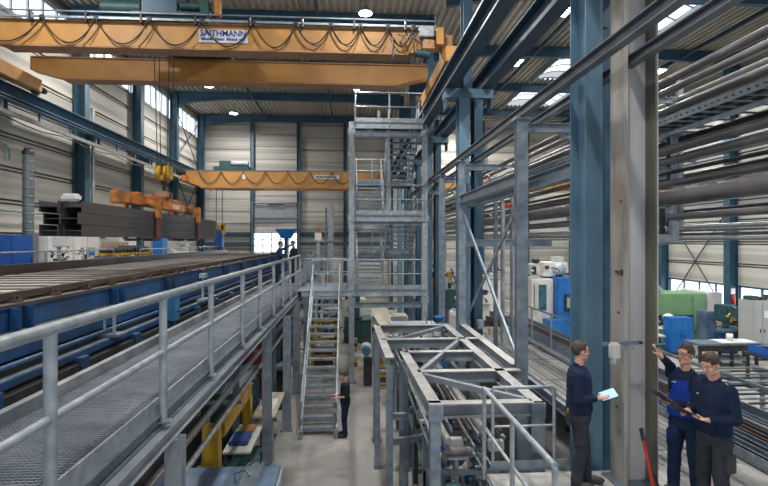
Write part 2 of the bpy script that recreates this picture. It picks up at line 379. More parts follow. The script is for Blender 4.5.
# ---------------------------------------------------------------- crane runways
def runway(x, zb, zt, label, y0=-4, y1=39.2, bw=.34, m=blued):
    t = thing('crane_runway', label, 'runway beam', (x, (y0+y1)/2, zb), 'crane runway beams')
    MB().ib((x, y0, (zb+zt)/2), (x, y1, (zb+zt)/2), zt-zb, bw, .02, .03).build('girder', m, t)
    MB().bar((x, y0, zt+.035), (x, y1, zt+.035), .06, .07).build('rail', galvl, t)
    return t
rw = runway(2.87, 9.67, 10.2, 'blue crane runway beam carrying the right end of the big orange crane', m=mat('runway_mid_blue', (.045, .09, .14), .45, .2, (.03, .065, .105), 2))
e = MB(); e.box(2.69, 2.705, -4, 39.2, 10.17, 10.215); e.box(2.69, 2.705, -4, 39.2, 9.66, 9.70); e.build('bright_flange_edge', galvl, rw)
runway(3.93, 9.67, 10.2, 'blue crane runway beam beside the columns on the right hall side')
rw = runway(-10.7, 9.75, 10.2, 'blue crane runway beam along the left wall', y1=39, m=blue)
tag(MB().ib((-10.45, -4, 9.66), (-10.45, 39, 9.66), .12, .3, .02, .02).build('lower_flange', bluef, rw))
runway(XR-1.2, 9.67, 10.2, 'blue crane runway beam on the right wall')
t = thing('conductor_rail', 'pale conductor rail with hangers below the left crane runway', 'rail', (-10.4, 17, 9.2))
MB().bar((-10.4, -4, 9.22), (-10.4, 39, 9.22), .09, .13).build('rail', pipel, t)
for k in range(22): MB().box(-10.43, -10.37, k*1.9-3, k*1.9-2.92, 9.28, 9.66).build('hanger', galvd, t)
MB().path([(-10.3, y*1.0, 9.0+.06*math.sin(y*1.7)) for y in range(-4, 40)], .02, 6).build('cable', black, t)

# ---------------------------------------------------------------- lamps
def lamp(x, y, z, label, rod=True, p=LAMP_W, rect=False):
    t = thing('high_bay_lamp', label, 'lamp', (x, y, z), 'round lamps under the roof')
    if rect:
        MB().bbox(x-.24, x+.24, y-.5, y+.5, z, z+.12, .02).build('housing', galvl, t); MB().bbox(x-.21, x+.21, y-.46, y+.46, z-.02, z-.002, .005).build('lens', ledl, t)
    else:
        MB().lathe([(.06, .28), (.12, .22), (.24, .06), (.28, 0), (.26, 0)], (x, y, z), n=20).build('housing', galvl, t); MB().lathe([(.25, -.03), (.25, -.002)], (x, y, z), n=20).build('lens', ledl, t)
    if rod: MB().tube((x, y, z+(.12 if rect else .27)), (x, y, ZR-.0), .015, 6).build('rod', dark, t)
    ld = bpy.data.lights.new('lamp_light', 'AREA'); ld.shape = 'DISK'; ld.size = .5; ld.energy = p; ld.color = (1, .96, .90); ld.spread = R(165)
    lo = bpy.data.objects.new('lamp_light', ld); COL.objects.link(lo); lo.parent = t; lo.location = (0, 0, -.05)
    return t
for k, y in enumerate([2, 11, 20.3, 30, 36.3]):
    lamp(-8.1, y, 14.2, 'bright lamp over the left hall by the left wall, %s from the back wall' % ORD[4-k])
for k, y in enumerate([2, 11, 20]):
    lamp(.6, y, 14.2, 'bright lamp over the middle of the hall, %s from the camera side' % ORD[k])
for k, y in enumerate([3, 12, 19.3, 25.1, 31.5, 37.3]):
    lamp(8.3, y, 14.2, 'bright lamp over the right hall pipes, %s from the back wall' % ORD[5-k], rect=True)
for k, y in enumerate([5, 15, 26, 34]):
    lamp(16.2, y, 14.2, 'lamp over the far side of the right hall, %s from the back wall' % ORD[3-k], rect=True)
# ================================================================ railings
def railing(label, pts, zf, step=1.9, h=1.12, r=.022, m=galvl, toe=False, mid=True, zfoot=None, group=None, sq=False, post_at=None, toe_side=0):
    """pts: polyline (x, y) of the railing on a deck at height zf"""
    t = thing('railing', label, 'railing', (pts[0][0], pts[0][1], zf), group)
    P = [Vector((x, y, 0)) for x, y in pts]; zf0 = zf if zfoot is None else zfoot
    MB().path([(p.x, p.y, zf+h) for p in P], r, 10).build('handrail', m, t)
    if mid: MB().path([(p.x, p.y, zf+h*.53) for p in P], r*.7, 8).build('mid_rail', m, t)
    if toe:
        mb = MB()
        for a, b in zip(P, P[1:]): mb.bar((a.x+toe_side, a.y, zf+.07), (b.x+toe_side, b.y, zf+.07), .012, .15)
        mb.build('toe_board', galv, t)
    ps = []
    for a, b in zip(P, P[1:]):
        n = max(1, round((b-a).length/step)); ps += [a.lerp(b, k/n) for k in range(n)]
    ps.append(P[-1])
    if post_at: ps = [Vector((x, y, 0)) for x, y in post_at]
    for p in ps:
        mb = MB()
        if sq: mb.box(p.x-.025, p.x+.025, p.y-.025, p.y+.025, zf0, zf+h-.01)
        else: mb.tube((p.x, p.y, zf0), (p.x, p.y, zf+h-.01), r*.95, 10)
        mb.build('post', m, t)
    return t
def hcol(name, label, x, y, z0, z1, w_=.2, m=galv, group=None, up=(0, 1, 0), plate=True, d_=None):
    t = thing(name, label, 'post', (x, y, z0), group)
    MB().ib((x, y, z0), (x, y, z1), d_ or w_, w_, .012, .016, up=up).build('shaft', m, t)
    if plate: MB().box(x-w_*.8, x+w_*.8, y-w_*.8, y+w_*.8, z0, z0+.025).build('base_plate', m, t)
    return t

# ================================================================ the left walkway
WZ = 3.5; WX0, WX1, WY0, WY1 = -3.36, -1.99, .6, 38.0
t = thing('walkway', 'long grated steel walkway running past the blue conveyor', 'walkway', (-2.75, 1, WZ-.2))
g = MB(); gb = MB(); x = WX0
while x < WX1: gb.box(x-.0025, x+.0025, WY0, WY1, WZ-.03, WZ); x += .046
y = WY0
while y < 16: g.box(WX0, WX1, y-.0035, y+.0035, WZ-.012, WZ+.001); y += .05
while y < WY1: g.box(WX0, WX1, y-.006, y+.006, WZ-.012, WZ+.001); y += .076
g.build('grating', mat('grating_steel', (.42, .46, .52), .4, .4, (.26, .30, .35), 2), t); gb.build('bearing_bars', galvd, t)
for k in range(38):
    MB().box(WX0, WX1, 1+k, 1.05+k, WZ-.13, WZ-.035).build('cross_bearer', galvd, t)
MB().ch((WX1+.005, WY0, WZ-.06), (WX1+.005, WY1, WZ-.06), .14, .05, flip=1).build('side_channel', galvd, t)
MB().bar((WX1+.0, WY0, WZ+.085), (WX1+.0, WY1, WZ+.085), .010, .17).build('toe_board', galvl, t)
MB().ib((WX1+.07, WY0, WZ-.215), (WX1+.07, WY1, WZ-.215), .15, .15, .01, .014).build('edge_beam', frameg, t)
MB().ib((WX0+.1, WY0, WZ-.24), (WX0+.1, WY1, WZ-.24), .20, .15, .01, .014).build('inner_beam', galvd, t)
py = [1.5, 3.44, 5.44, 7.27, 9.36, 11.16, 13.1, 14.9, 16.7, 18.4, 20.0]
t = railing('tubular handrail with round posts along the right edge of the long grated walkway', [(-1.93, .5), (-1.93, 20.05)], WZ, h=1.23, r=.043, mid=True, zfoot=WZ-.06, post_at=[(-1.93, y) for y in py])
for y in py:
    mb = MB(); mb.box(-1.985, -1.85, y-.05, y+.05, WZ-.075, WZ-.055); mb.tube((-1.87, y, WZ-.09), (-1.87, y, WZ-.04), .012, 6); mb.build('foot_clamp', galvl, t)
railing('far walkway handrail continuing behind the landing to the back wall', [(-1.93, 23.2), (-1.93, 37.5)], WZ, h=1.15, r=.025, step=1.4, toe=True)
t = thing('fence', 'pale blue barred fence on the far walkway beyond the landing', 'fence', (-1.85, 23.3, WZ))
pbf = mat('pale_blue_fence', (.30, .43, .50), .5, .1)
for k in range(56): MB().box(-1.87, -1.85, 23.3+k*.25, 23.35+k*.25, WZ+.02, WZ+1.05).build('bar', pbf, t)
MB().box(-1.88, -1.84, 23.2, 37.4, WZ+1.05, WZ+1.1).build('top_bar', pbf, t)
for k, (y, wd) in enumerate([(5.6, .17), (12.15, .2), (14.5, .2), (18.0, .22), (22, .22), (26, .22), (31, .22)]):
    hcol('walkway_post', 'steel post holding up the walkway edge, %s from the camera' % ORD[k], (-1.86, -1.94, -1.76, -1.86, -1.86, -1.86, -1.86)[k], y, 0, WZ-.295, wd, galv if k else frameg, 'posts under the walkway edge', up=(0, 1, 0))
for k, y in enumerate([12.0, 15.3, 19.0, 22.0, 25.5]):
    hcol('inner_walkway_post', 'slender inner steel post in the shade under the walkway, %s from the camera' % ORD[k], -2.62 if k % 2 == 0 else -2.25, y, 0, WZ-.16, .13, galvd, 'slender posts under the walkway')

# pipes running below the walkway edge
for k, (x, z, r, m) in enumerate([(-2.15, 2.30, .042, pipel), (-2.24, 2.55, .05, pipem), (-2.34, 2.80, .05, pipem), (-2.44, 2.95, .055, pipem), (-2.62, 2.45, .05, pipem), (-2.5, 2.2, .035, dark), (-2.72, 3.0, .03, yellow)]):
    tag(MB().tube((x, 2, z), (x, 32, z), r, 12).build('pipe', m), ['pale thin pipe outermost below the walkway edge', 'grey pipe just inside the pale outermost pipe below the walkway', 'grey pipe third in from the walkway edge', 'thick grey pipe fourth in below the walkway', 'lower grey pipe deep under the walkway', 'thin dark pipe lowest under the walkway', 'thin yellow pipe under the walkway grating'][k], 'pipe', 'pipes below the walkway')
for k in range(6):
    y = 5.2+k*4.6
    MB_ = MB(); MB_.box(-2.85, -2.1, y+.25, y+.33, 2.15, 2.2)
    MB_.box(-2.85, -2.8, y+.25, y+.33, 2.2, WZ-.03)
    tag(MB_.build('pipe_hanger', galvd), 'angled hanger under the walkway pipes, %s from the camera' % ORD[k], 'bracket', 'hangers below the walkway')

# ================================================================ conveyor bed (left)
BZ = 4.52
t = thing('transfer_conveyor', 'long blue framed transfer conveyor with worn bed beside the walkway', 'conveyor', (-6, 18, 0))
MB().box(-8.1, -4.85, 3, 35, BZ-.16, BZ-.03).build('bed_deck', wood, t)
k = 0
for i in range(46):
    y = 5.0+i*.64
    MB().box(-8.1, -4.98, y, y+.2, BZ-.05, BZ-.018).build('bed_slat', rawst if i % 3 else rustb, t)
MB().bar((-4.78, 2.5, BZ+.01), (-4.78, 36, BZ+.01), .10, .10).build('edge_rail', rustb, t)
MB().bar((-4.95, 2.5, BZ-.03), (-4.95, 36, BZ-.03), .10, .07).build('inner_rail', rawst, t)
MB().bar((-4.64, 2.5, BZ-.09), (-4.64, 36, BZ-.09), .20, .03).build('rail_seat', rustb, t)
for i in range(34):
    y = 3.6+i*.95
    c = MB(); c.box(-4.72, -4.58, y, y+.12, BZ-.075, BZ-.03); c.tube((-4.65, y+.03, BZ-.06), (-4.65, y+.03, BZ+.03), .022, 6); c.tube((-4.65, y+.1, BZ-.06), (-4.65, y+.1, BZ+.02), .018, 6); c.bar((-4.72, y+.06, BZ-.02), (-4.6, y+.06, BZ+.02), .05, .02)
    c.build('rail_clamp', rustb, t)
MB().ch((-4.55, 2.5, 4.255), (-4.55, 36, 4.255), .30, .09, flip=-1).build('upper_blue_beam', convb, t)
MB().box(-4.9, -4.52, 2.5, 36, 4.395, 4.41).build('beam_top_plate', convb, t)
MB().box(-4.55, -4.32, 2.5, 36, 4.06, 4.09).build('cable_shelf', galvd, t)
MB().ch((-4.27, 2.5, 3.93), (-4.27, 36, 3.93), .27, .09, flip=-1).build('lower_blue_beam', convb, t)
MB().tube((-4.12, 2.5, 3.78), (-4.12, 36, 3.78), .035, 10).build('blue_pipe', convb, t)
MB().box(-4.10, -4.0, 2.5, 36, 3.64, 3.68).build('flat_bar', galvd, t)
MB().ch((-3.98, 2.5, 3.62), (-3.98, 36, 3.62), .09, .05, flip=-1).build('front_blue_rail', convb, t)
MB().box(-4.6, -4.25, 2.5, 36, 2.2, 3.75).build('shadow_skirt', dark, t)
MB().box(-4.0, -3.9, 2.5, 36, 3.30, 3.52).build('black_channel', black, t)
for i in range(17):
    y = 3.9+i*1.9
    MB().box(-4.0, -3.88, y, y+.22, 3.34, 3.60).build('blue_foot_block', convb, t)
for i in range(10):
    y = 4.25+i*2.9
    b = MB(); b.box(-4.56, -4.40, y, y+.03, 3.7, 4.40); b.box(-4.56, -4.40, y+.30, y+.33, 3.7, 4.40); b.box(-4.62, -4.54, y, y+.33, 3.7, 4.40); b.build('blue_bracket', convb, t)
for i in range(9):
    y = 4+i*3.7; MB().box(-5.0, -4.7, y, y+.3, 0, 4.35).build('leg', convb, t); MB().box(-8.2, -7.9, y, y+.3, 0, 4.3).build('leg', convb, t)
tag(MB().box(-8.42, -8.18, 4, 35, 4.40, 4.72).build('stop_beam', rawst), 'dark steel stop beam along the far side of the conveyor bed', 'beam')
tag(MB().box(-3.47, -3.38, .6, 37, 3.36, 3.62).build('curb', curbm), 'pale chipped curb between the walkway grating and the conveyor', 'curb')
t = thing('limit_switch', 'small grey clamp device on the blue conveyor side behind the handrail', 'device', (-4.05, 9.03, 3.68))
m_ = MB(); m_.bbox(-4.2, -3.86, 8.83, 9.18, 3.68, 3.73); m_.build('base', galvd, t)
m_ = MB(); m_.box(-4.13, -4.10, 8.88, 8.92, 3.7, 4.02); m_.box(-3.98, -3.94, 8.88, 8.92, 3.7, 4.04); m_.box(-4.06, -4.02, 9.06, 9.1, 3.7, 4.02); m_.build('frame', galvl, t)
m_ = MB(); m_.bbox(-4.2, -4.02, 8.84, 8.98, 4.0, 4.09, .02); m_.ball((-3.99, 8.93, 4.06), .06); m_.ball((-4.17, 8.9, 4.08), .05); m_.build('head', offw, t)
t = thing('control_box', 'blue control box on the conveyor side behind a handrail post', 'box', (-3.98, 11.5, 3.68))
MB().bbox(-4.1, -3.80, 11.4, 11.75, 3.55, 4.12, .015).build('housing', mat('box_blue', (.03, .17, .36), .4), t); MB().tube((-3.795, 11.55, 3.75), (-3.74, 11.55, 3.75), .02).build('knob', black, t)
m_ = MB(); m_.box(-4.02, -3.97, 14.2, 14.25, 3.68, 4.4); m_.box(-4.06, -3.9, 14.1, 14.35, 4.3, 4.42); m_.box(-4.1, -3.9, 14.0, 14.5, 3.68, 3.74)
tag(m_.build('sensor_stand', galvl), 'thin grey sensor stand on the conveyor, farther back than the blue box', 'stand')

# raised floor behind the conveyor with its railing
tag(MB().box(XL+.8, -8.6, 3, 36.5, 3.7, 3.9).build('raised_deck', deckm), 'raised deck along the left wall behind the conveyor', 'deck')
lg = MB()
for k in range(6):
    tag(MB().ib((-8.8, 5+k*6, 0), (-8.8, 5+k*6, 3.7), .2, .2).build('deck_post', galv), 'post under the raised deck, %s from the camera' % ORD[k], 'post', 'posts under the raised deck')
railing('thin grey railing on the raised deck in front of the blue cabinets', [(-8.75, 9), (-8.75, 19.6)], 3.9, step=2.1, h=1.1, r=.024, mid=False)
railing('thin grey railing on the raised deck farther back by the yellow rack', [(-8.75, 22), (-8.75, 35.5)], 3.9, step=1.4, h=1.05, r=.024)

# cabinets and machines on the raised deck
def cabinet(label, x0, x1, y0, y1, z0, z1, m, doors=2, face='x', name='cabinet', group=None, hm=black, roof=False):
    t = thing(name, label, 'cabinet', ((x0+x1)/2, (y0+y1)/2, z0), group)
    MB().bbox(x0, x1, y0, y1, z0+.08, z1, .012).build('body', m, t); MB().box(x0+.03, x1-.03, y0+.03, y1-.03, z0, z0+.08).build('plinth', dark, t)
    for k in range(doors):
        if face == 'x':
            a = y0+(y1-y0)*k/doors+.015; b = y0+(y1-y0)*(k+1)/doors-.015
            d = MB().bbox(x1, x1+.02, a, b, z0+.12, z1-.04, .006).build('door', m, t)
            MB().box(x1+.02, x1+.045, (b-.09 if k % 2 == 0 else a+.06), (b-.06 if k % 2 == 0 else a+.09), (z0+z1)/2-.08, (z0+z1)/2+.08).build('handle', hm, d)
        else:
            a = x0+(x1-x0)*k/doors+.015; b = x0+(x1-x0)*(k+1)/doors-.015
            d = MB().bbox(a, b, y0-.02, y0, z0+.12, z1-.04, .006).build('door', m, t)
            MB().box((b-.09 if k % 2 == 0 else a+.06), (b-.06 if k % 2 == 0 else a+.09), y0-.045, y0-.02, (z0+z1)/2-.08, (z0+z1)/2+.08).build('handle', hm, d)
    return t
cabinet('large blue double door cabinet at the left edge of the picture', -10.8, -9.9, 13.6, 16.7, 3.9, 5.48, cabb, 3, 'x')
cabinet('white electrical cabinet beside the big blue cabinet', -10.8, -10.2, 18.0, 19.6, 3.9, 5.55, white, 2, 'x')
cabinet('white electrical cabinet left of a blue wall column', -10.8, -10.2, 19.65, 21.6, 3.9, 5.6, white, 2, 'x')
cabinet('narrow white cabinet right of a blue wall column', -10.8, -10.2, 23.4, 25.2, 3.9, 5.5, white, 2, 'x')
cabinet('grey cabinet on the raised deck behind the lifting load', -10.8, -10.1, 28.6, 31, 3.9, 5.3, greyc, 2, 'x')
def bits(seed, x0, x1, y0, y1, z0, z1, n, mats, parent, nm='fitting', s=(.05, .25)):
    rnd = random.Random(seed)
    for i in range(n):
        cx, cy, cz = rnd.uniform(x0, x1), rnd.uniform(y0, y1), rnd.uniform(z0, z1); a, b, c = [rnd.uniform(*s) for _ in range(3)]
        mb = MB(); kind = rnd.random()
        if kind < .35: mb.bbox(cx-a/2, cx+a/2, cy-b/2, cy+b/2, cz, cz+c, .006)
        elif kind < .7: mb.tube((cx, cy, cz), (cx+(rnd.random()-.5)*a*3, cy+(rnd.random()-.5)*b*3, cz+c*.6), a*.22, 8); mb.ball((cx, cy, cz), a*.3)
        else: mb.path([(cx, cy, cz), (cx+a*.8, cy+.1, cz+c*1.2), (cx+a*1.8, cy-.05, cz+c*.7), (cx+a*2.2, cy+b, cz)], a*.10, 6); mb.box(cx-.03, cx+.03, cy-.03, cy+.03, cz-.05, cz+.05)
        mb.build(nm, mats[rnd.randrange(len(mats))], parent)
# drill press between the cabinets and the railing
t = thing('bench_drill', 'pale bench drill on a stand in front of the white cabinets', 'drill', (-9.6, 17.6, 3.9))
m_ = MB(); m_.tube((-9.6, 17.6, 3.9), (-9.6, 17.6, 5.4), .06); m_.bbox(-9.8, -9.4, 17.4, 17.8, 3.9, 4.0); m_.build('column', galvl, t)
m_ = MB(); m_.bbox(-9.75, -9.2, 17.45, 17.75, 5.1, 5.45, .03); m_.tube((-9.3, 17.6, 4.85), (-9.3, 17.6, 5.1), .04); m_.build('head', white, t)
m_ = MB(); m_.bbox(-9.8, -9.1, 17.3, 17.9, 4.45, 4.5); m_.build('table', galvd, t); bits(3, -9.8, -9.3, 17.2, 18, 4.5, 4.9, 7, [offw, dark, galvd], t)
t = thing('work_stand', 'small white work stand with dials by the white cabinets', 'stand', (-9.6, 19.5, 3.9))
m_ = MB(); m_.bbox(-10, -9.3, 19.1, 19.9, 4.5, 4.56); m_.box(-9.9, -9.8, 19.2, 19.3, 3.9, 4.5); m_.box(-9.5, -9.4, 19.7, 19.8, 3.9, 4.5); m_.build('table', white, t); bits(5, -9.9, -9.4, 19.2, 19.8, 4.56, 4.9, 8, [offw, dark, machb, galvl], t)
# round duct and thin pipes on the wall
t = thing('ventilation_duct', 'tall grey round duct rising from the blue cabinet', 'duct', (-10.45, 17.4, 3.9))
MB().tube((-10.45, 17.4, 3.9), (-10.45, 17.4, 8.2), .165, 20).build('duct', mat('grey_green_duct', (.19, .22, .23), .45, .3, (.13, .155, .16), 3), t)
for k in range(9): MB().lathe([(.167, 0), (.178, .01), (.178, .04), (.167, .05)], (-10.45, 17.4, 5.6+k*.28), n=20).build('duct_ring', galvd, t)
MB().lathe([(.185, 0), (.185, .1), (.13, .12), (.13, .2)], (-10.45, 17.4, 8.12), n=20).build('cap', black, t)
tag(MB().path([(-11.35, 17.3, 3.9), (-11.35, 17.3, 8.3), (-11.35, 17.45, 8.5), (-11.35, 17.7, 8.5), (-11.35, 17.9, 8.35), (-11.35, 17.95, 8.0)], .045, 8).build('pipe', galvl), 'thin vertical pipe with a bent top on the left wall', 'pipe')
tag(MB().path([(-11.35, 17.0, 3.9), (-11.35, 17.0, 8.1)], .09, 10).build('pipe', galvl), 'short wide grey pipe on the wall left of the bent pipe', 'pipe')
tag(MB().tube((-11.3, 8, 6.3), (-11.3, 20, 6.3), .035).build('pipe', galvd), 'thin level pipe along the left wall above the blue cabinet', 'pipe')
tag(MB().tube((-11.0, 22.75, 0), (-11.0, 22.75, 11), .07).build('pipe', galvl), 'thin pale pipe running up beside a left wall column', 'pipe')
# yellow rack with dark parts
t = thing('yellow_rack', 'yellow rack loaded with dark rollers on the raised deck', 'rack', (-9.5, 21.8, 3.9))
for z in (4.4, 4.72):
    MB().bbox(-9.9, -9.15, 20.8, 24.4, z, z+.1).build('shelf', yellow, t)
for y in (20.85, 22.0, 23.2, 24.3):
    m_ = MB(); m_.box(-9.2, -9.12, y, y+.09, 3.9, 4.82); m_.box(-9.9, -9.82, y, y+.09, 3.9, 4.82); m_.build('leg', yellow, t)
r_ = random.Random(4)
for k in range(12):
    y = 20.9+k*.28; r = r_.uniform(.07, .15)
    tag(MB().tube((-9.85, y, 4.82+r), (-9.15, y+.1, 4.83+r), r, 12).build('roller', dark), 'dark roller on the yellow rack, %s from its left end' % ORD[k], 'roller', 'dark rollers on the yellow rack')
tag(MB().bbox(-10.1, -10.05, 21.6, 24, 3.9, 5.25).build('panel', mat('tan_board', (.42, .30, .22), .7)), 'tan board leaning behind the yellow rack', 'board')
t = thing('blue_pillar', 'bright blue machine pillar behind the hanging load', 'machine', (-10, 27.6, 3.9))
MB().bbox(-10.2, -9.7, 27.2, 28.0, 3.9, 5.7, .03).build('housing', machb, t); MB().bbox(-10.1, -9.8, 27.3, 27.9, 5.7, 6.0).build('cap', white, t)
t = thing('white_table', 'white topped table behind the deck railing by the blue pillar', 'table', (-9.6, 30, 3.9))
MB().bbox(-9.9, -9.1, 28.6, 31.2, 4.65, 4.7).build('table_top', white, t)
for a in (-9.85, -9.2):
    for b in (28.7, 31.1): MB().box(a, a+.06, b-.06, b, 3.9, 4.65).build('leg', galvl, t)
bits(11, -9.9, -9.3, 28.7, 33, 4.7, 5.0, 14, [offw, convb, galvl, yellow, white], t)
def person_far(): pass
# yellow hook block with blue tank at the far end
t = thing('hook_block', 'blue and black load block with a yellow yoke hanging near the roll-up door', 'hook block', (-8.75, 35, 5.3))
MB().bbox(-9.15, -8.35, 34.7, 35.3, 6.05, 6.35).build('yoke', yellow, t); MB().bbox(-9.1, -8.95, 34.7, 35.3, 5.75, 6.5).build('yoke_cheek', yellow, t); MB().bbox(-8.55, -8.4, 34.7, 35.3, 5.75, 6.5).build('yoke_cheek', yellow, t)
MB().bbox(-9.0, -8.5, 34.75, 35.25, 4.9, 6.05).build('blue_body', cabb, t); MB().bbox(-9.05, -8.45, 34.7, 35.3, 4.2, 4.9).build('dark_base', dark, t)
for x in (-8.95, -8.55): MB().tube((x, 35, 6.4), (x, 35, 9.0), .025, 6).build('rope', dark, t)

# ================================================================ the hanging load
LXc = -5.95
for i in range(2):
    for j in range(3):
        x = LXc-.20+i*.40; z = 5.52+j*.245
        MB_ = MB().ib((x, 10.9+.15*((i+j) % 2), z), (x, 21.8, z), .385, .235, .014, .022, up=(1, 0, 0))
        tag(MB_.build('steel_beam', rawst), 'dark steel I-beam in the hanging bundle, %s column, %s layer' % (['left', 'right'][i], ['bottom', 'middle', 'top'][j]), 'steel beam', 'steel beams hanging from the tongs')
tag(MB().bbox(-5.98, -5.66, 11.0, 11.25, 6.13, 6.29, .04).build('wrapped_pad', white), 'white pad lying on the near end of the hanging beams', 'pad')
t = thing('lifting_beam', 'orange lifting beam with tongs gripping the dark steel beams', 'lifting beam', (LXc, 16.5, 5.3))
MB().bbox(LXc-.12, LXc+.12, 13.5, 19.6, 6.30, 6.58, .02).build('main_beam', tongo, t)
MB().bbox(LXc-.15, LXc+.15, 13.45, 13.65, 6.27, 6.61, .02).build('end_plate', tongo, t); MB().bbox(LXc-.15, LXc+.15, 19.5, 19.7, 6.27, 6.61, .02).build('end_plate', tongo, t)
MB().bbox(LXc-.10, LXc+.10, 15.6, 18.0, 6.58, 6.68, .02).build('top_stiffener', tongo, t)
MB().bbox(LXc-.12, LXc+.12, 14.5, 14.9, 6.58, 6.66, .02).build('top_lug', tongo, t)
MB().bbox(LXc-.2, LXc+.2, 16.6, 17.1, 6.66, 6.88, .04).build('hook_eye', mat('rusty_pink_steel', (.36, .20, .15), .6, .1), t)
MB().tube((LXc-.22, 16.85, 6.80), (LXc+.22, 16.85, 6.80), .09, 12).build('eye_pin', dark, t)
MB().box(LXc+.121, LXc+.127, 17.3, 18.0, 6.37, 6.51).build('name_plate', mat('plate_lilac', (.48, .45, .55), .5), t)
for y in (15.1, 19.0):
    for s in (1, -1):
        m_ = MB(); x = LXc+s*.46
        m_.bar((LXc+s*.05, y, 6.44), (x, y, 6.40), .26, .14, up=(0, 0, 1)); m_.bbox(x-.05, x+.05, y-.14, y+.14, 5.95, 6.52, .02)
        o = m_.build('tong_arm', tongo, t)
        m_ = MB(); m_.bbox(x-.04, x+.04, y-.12, y+.12, 5.35, 5.95, .015); m_.bbox(min(x, x-s*.4), max(x, x-s*.4), y-.12, y+.12, 5.30, 5.38, .015); m_.build('tong_claw', mat('tong_dark', (.22, .09, .06), .6, .2, (.10, .06, .05)), o)
t = thing('crane_hook', 'yellow and black hook block of the big crane above the lifting beam', 'hook', (LXc, 16.85, 7.1))
MB().path([(LXc, 16.85, 7.12), (LXc, 16.85, 6.98), (LXc, 16.98, 6.88), (LXc, 16.98, 6.74), (LXc, 16.85, 6.63), (LXc, 16.74, 6.7), (LXc, 16.72, 6.8)], [.05, .05, .06, .06, .055, .045, .02], 10).build('hook', black, t)
MB().tube((LXc, 16.85, 7.10), (LXc, 16.85, 7.24), .10, 12).build('hook_swivel', dark, t)
for s in (-1, 1):
    MB().lathe([(.05, 0), (.22, .01), (.22, .07), (.05, .08)], (LXc+s*.1-.04, 16.85-.12, 7.48), (1, 0, 0), 18).build('sheave', yellow, t)
    MB().lathe([(.05, 0), (.22, .01), (.22, .07), (.05, .08)], (LXc+s*.1-.04, 16.85+.18, 7.48), (1, 0, 0), 18).build('sheave', black, t)
m_ = MB(); m_.bbox(LXc-.16, LXc+.16, 16.65, 17.05, 7.22, 7.40, .03); m_.bbox(LXc-.2, LXc-.17, 16.6, 17.1, 7.28, 7.72, .01); m_.bbox(LXc+.17, LXc+.2, 16.6, 17.1, 7.28, 7.72, .01); m_.build('block_frame', yellow, t)
MB().bbox(LXc-.2, LXc+.2, 16.7, 17.0, 7.7, 7.76, .01).build('black_stripe', black, t)
for dx in (-.20, -.1, .1, .2):
    MB().tube((LXc+dx, 16.85, 7.6), (LXc+dx*1.6, 16.85, 11.6), .014, 6).build('rope', dark, t)
# ================================================================ bridge cranes
def text_mesh(s, size, m, parent, loc, name='lettering', depth=.004, scx=1.0):
    c = bpy.data.curves.new(name, 'FONT'); c.body = s; c.size = size; c.extrude = depth; c.align_x = 'CENTER'; c.align_y = 'CENTER'; c.offset = size*.012
    o = bpy.data.objects.new(name, c); COL.objects.link(o)
    bpy.context.view_layer.update(); dg = bpy.context.evaluated_depsgraph_get()
    me = bpy.data.meshes.new_from_object(o.evaluated_get(dg)); COL.objects.unlink(o); bpy.data.objects.remove(o)
    M = Matrix.Rotation(PI/2, 4, 'X') @ Matrix.Diagonal((scx, 1, 1, 1)); me.transform(M)
    o = bpy.data.objects.new(name, me); me.materials.clear(); me.materials.append(m); COL.objects.link(o); o.parent = parent
    o.location = Vector(loc)-WL(parent); return o
GY1, GY2 = 15.2, 18.2
t = thing('bridge_crane', 'big orange double girder bridge crane spanning the left hall', 'crane', (-4, 16.7, 9.95))
def girder(y, x0, x1, zb, zt, w_=.42, taper=1.1):
    zc = zb+.28; pts = [(x0, zc), (x0+taper, zb), (x1-taper, zb), (x1, zc), (x1, zt), (x0, zt)]
    vs = [(x, y-w_/2, z) for x, z in pts]+[(x, y+w_/2, z) for x, z in pts]
    mb = MB(); mb.add(vs, [(5, 4, 3, 2, 1, 0)[::-1], (6, 7, 8, 9, 10, 11)[::-1]]+[(i, (i+1) % 6, 6+(i+1) % 6, 6+i)[::-1] for i in range(6)])
    return mb
gb = girder(GY1, -10.75, 2.75, 10.80, 11.48).build('girder', orange, t)
m_ = MB(); m_.bar((-9.7, GY1, 10.78), (1.7, GY1, 10.78), .56, .05); m_.build('bottom_flange', brown, gb)
m_ = MB(); m_.bar((-10.7, GY1, 11.50), (2.7, GY1, 11.50), .54, .04); m_.build('top_flange', brown, gb)
gb = girder(GY2, -10.75, 2.75, 10.80, 11.48).build('girder', orange, t)
m_ = MB(); m_.bar((-9.7, GY2, 10.78), (1.7, GY2, 10.78), .56, .05); m_.build('bottom_flange', brown, gb)
m_ = MB(); m_.bar((-10.7, GY2, 11.50), (2.7, GY2, 11.50), .54, .04); m_.build('top_flange', brown, gb)
for y in (GY1, GY2): MB().bar((-10.4, y, 11.55), (2.4, y, 11.55), .05, .06).build('trolley_rail', galvd, t)
for x in (-10.7, 2.87):
    e = MB().bbox(x-.17, x+.17, GY1-.9, GY2+(1.1 if x > 0 else .1), 10.38, 10.82, .02).build('end_carriage', orange, t)
    for y in (GY1-.6, GY2+(.8 if x > 0 else 0)):
        MB().lathe([(.06, 0), (.24, .02), (.24, .12), (.06, .14)], (x-.07, y, 10.50), (1, 0, 0), 18).build('wheel', dark, e)
    bf = MB(); ye = GY2+(1.1 if x > 0 else .1); bf.tube((x, ye, 10.55), (x, ye+.3, 10.55), .07, 12); bf.tube((x, ye+.28, 10.55), (x, ye+.42, 10.55), .11, 12); bf.build('buffer', black, e)
    MB().bbox(x-.16, x+.16, GY1-.22, GY1+.22, 10.8, 11.4).build('girder_seat', brown, t)
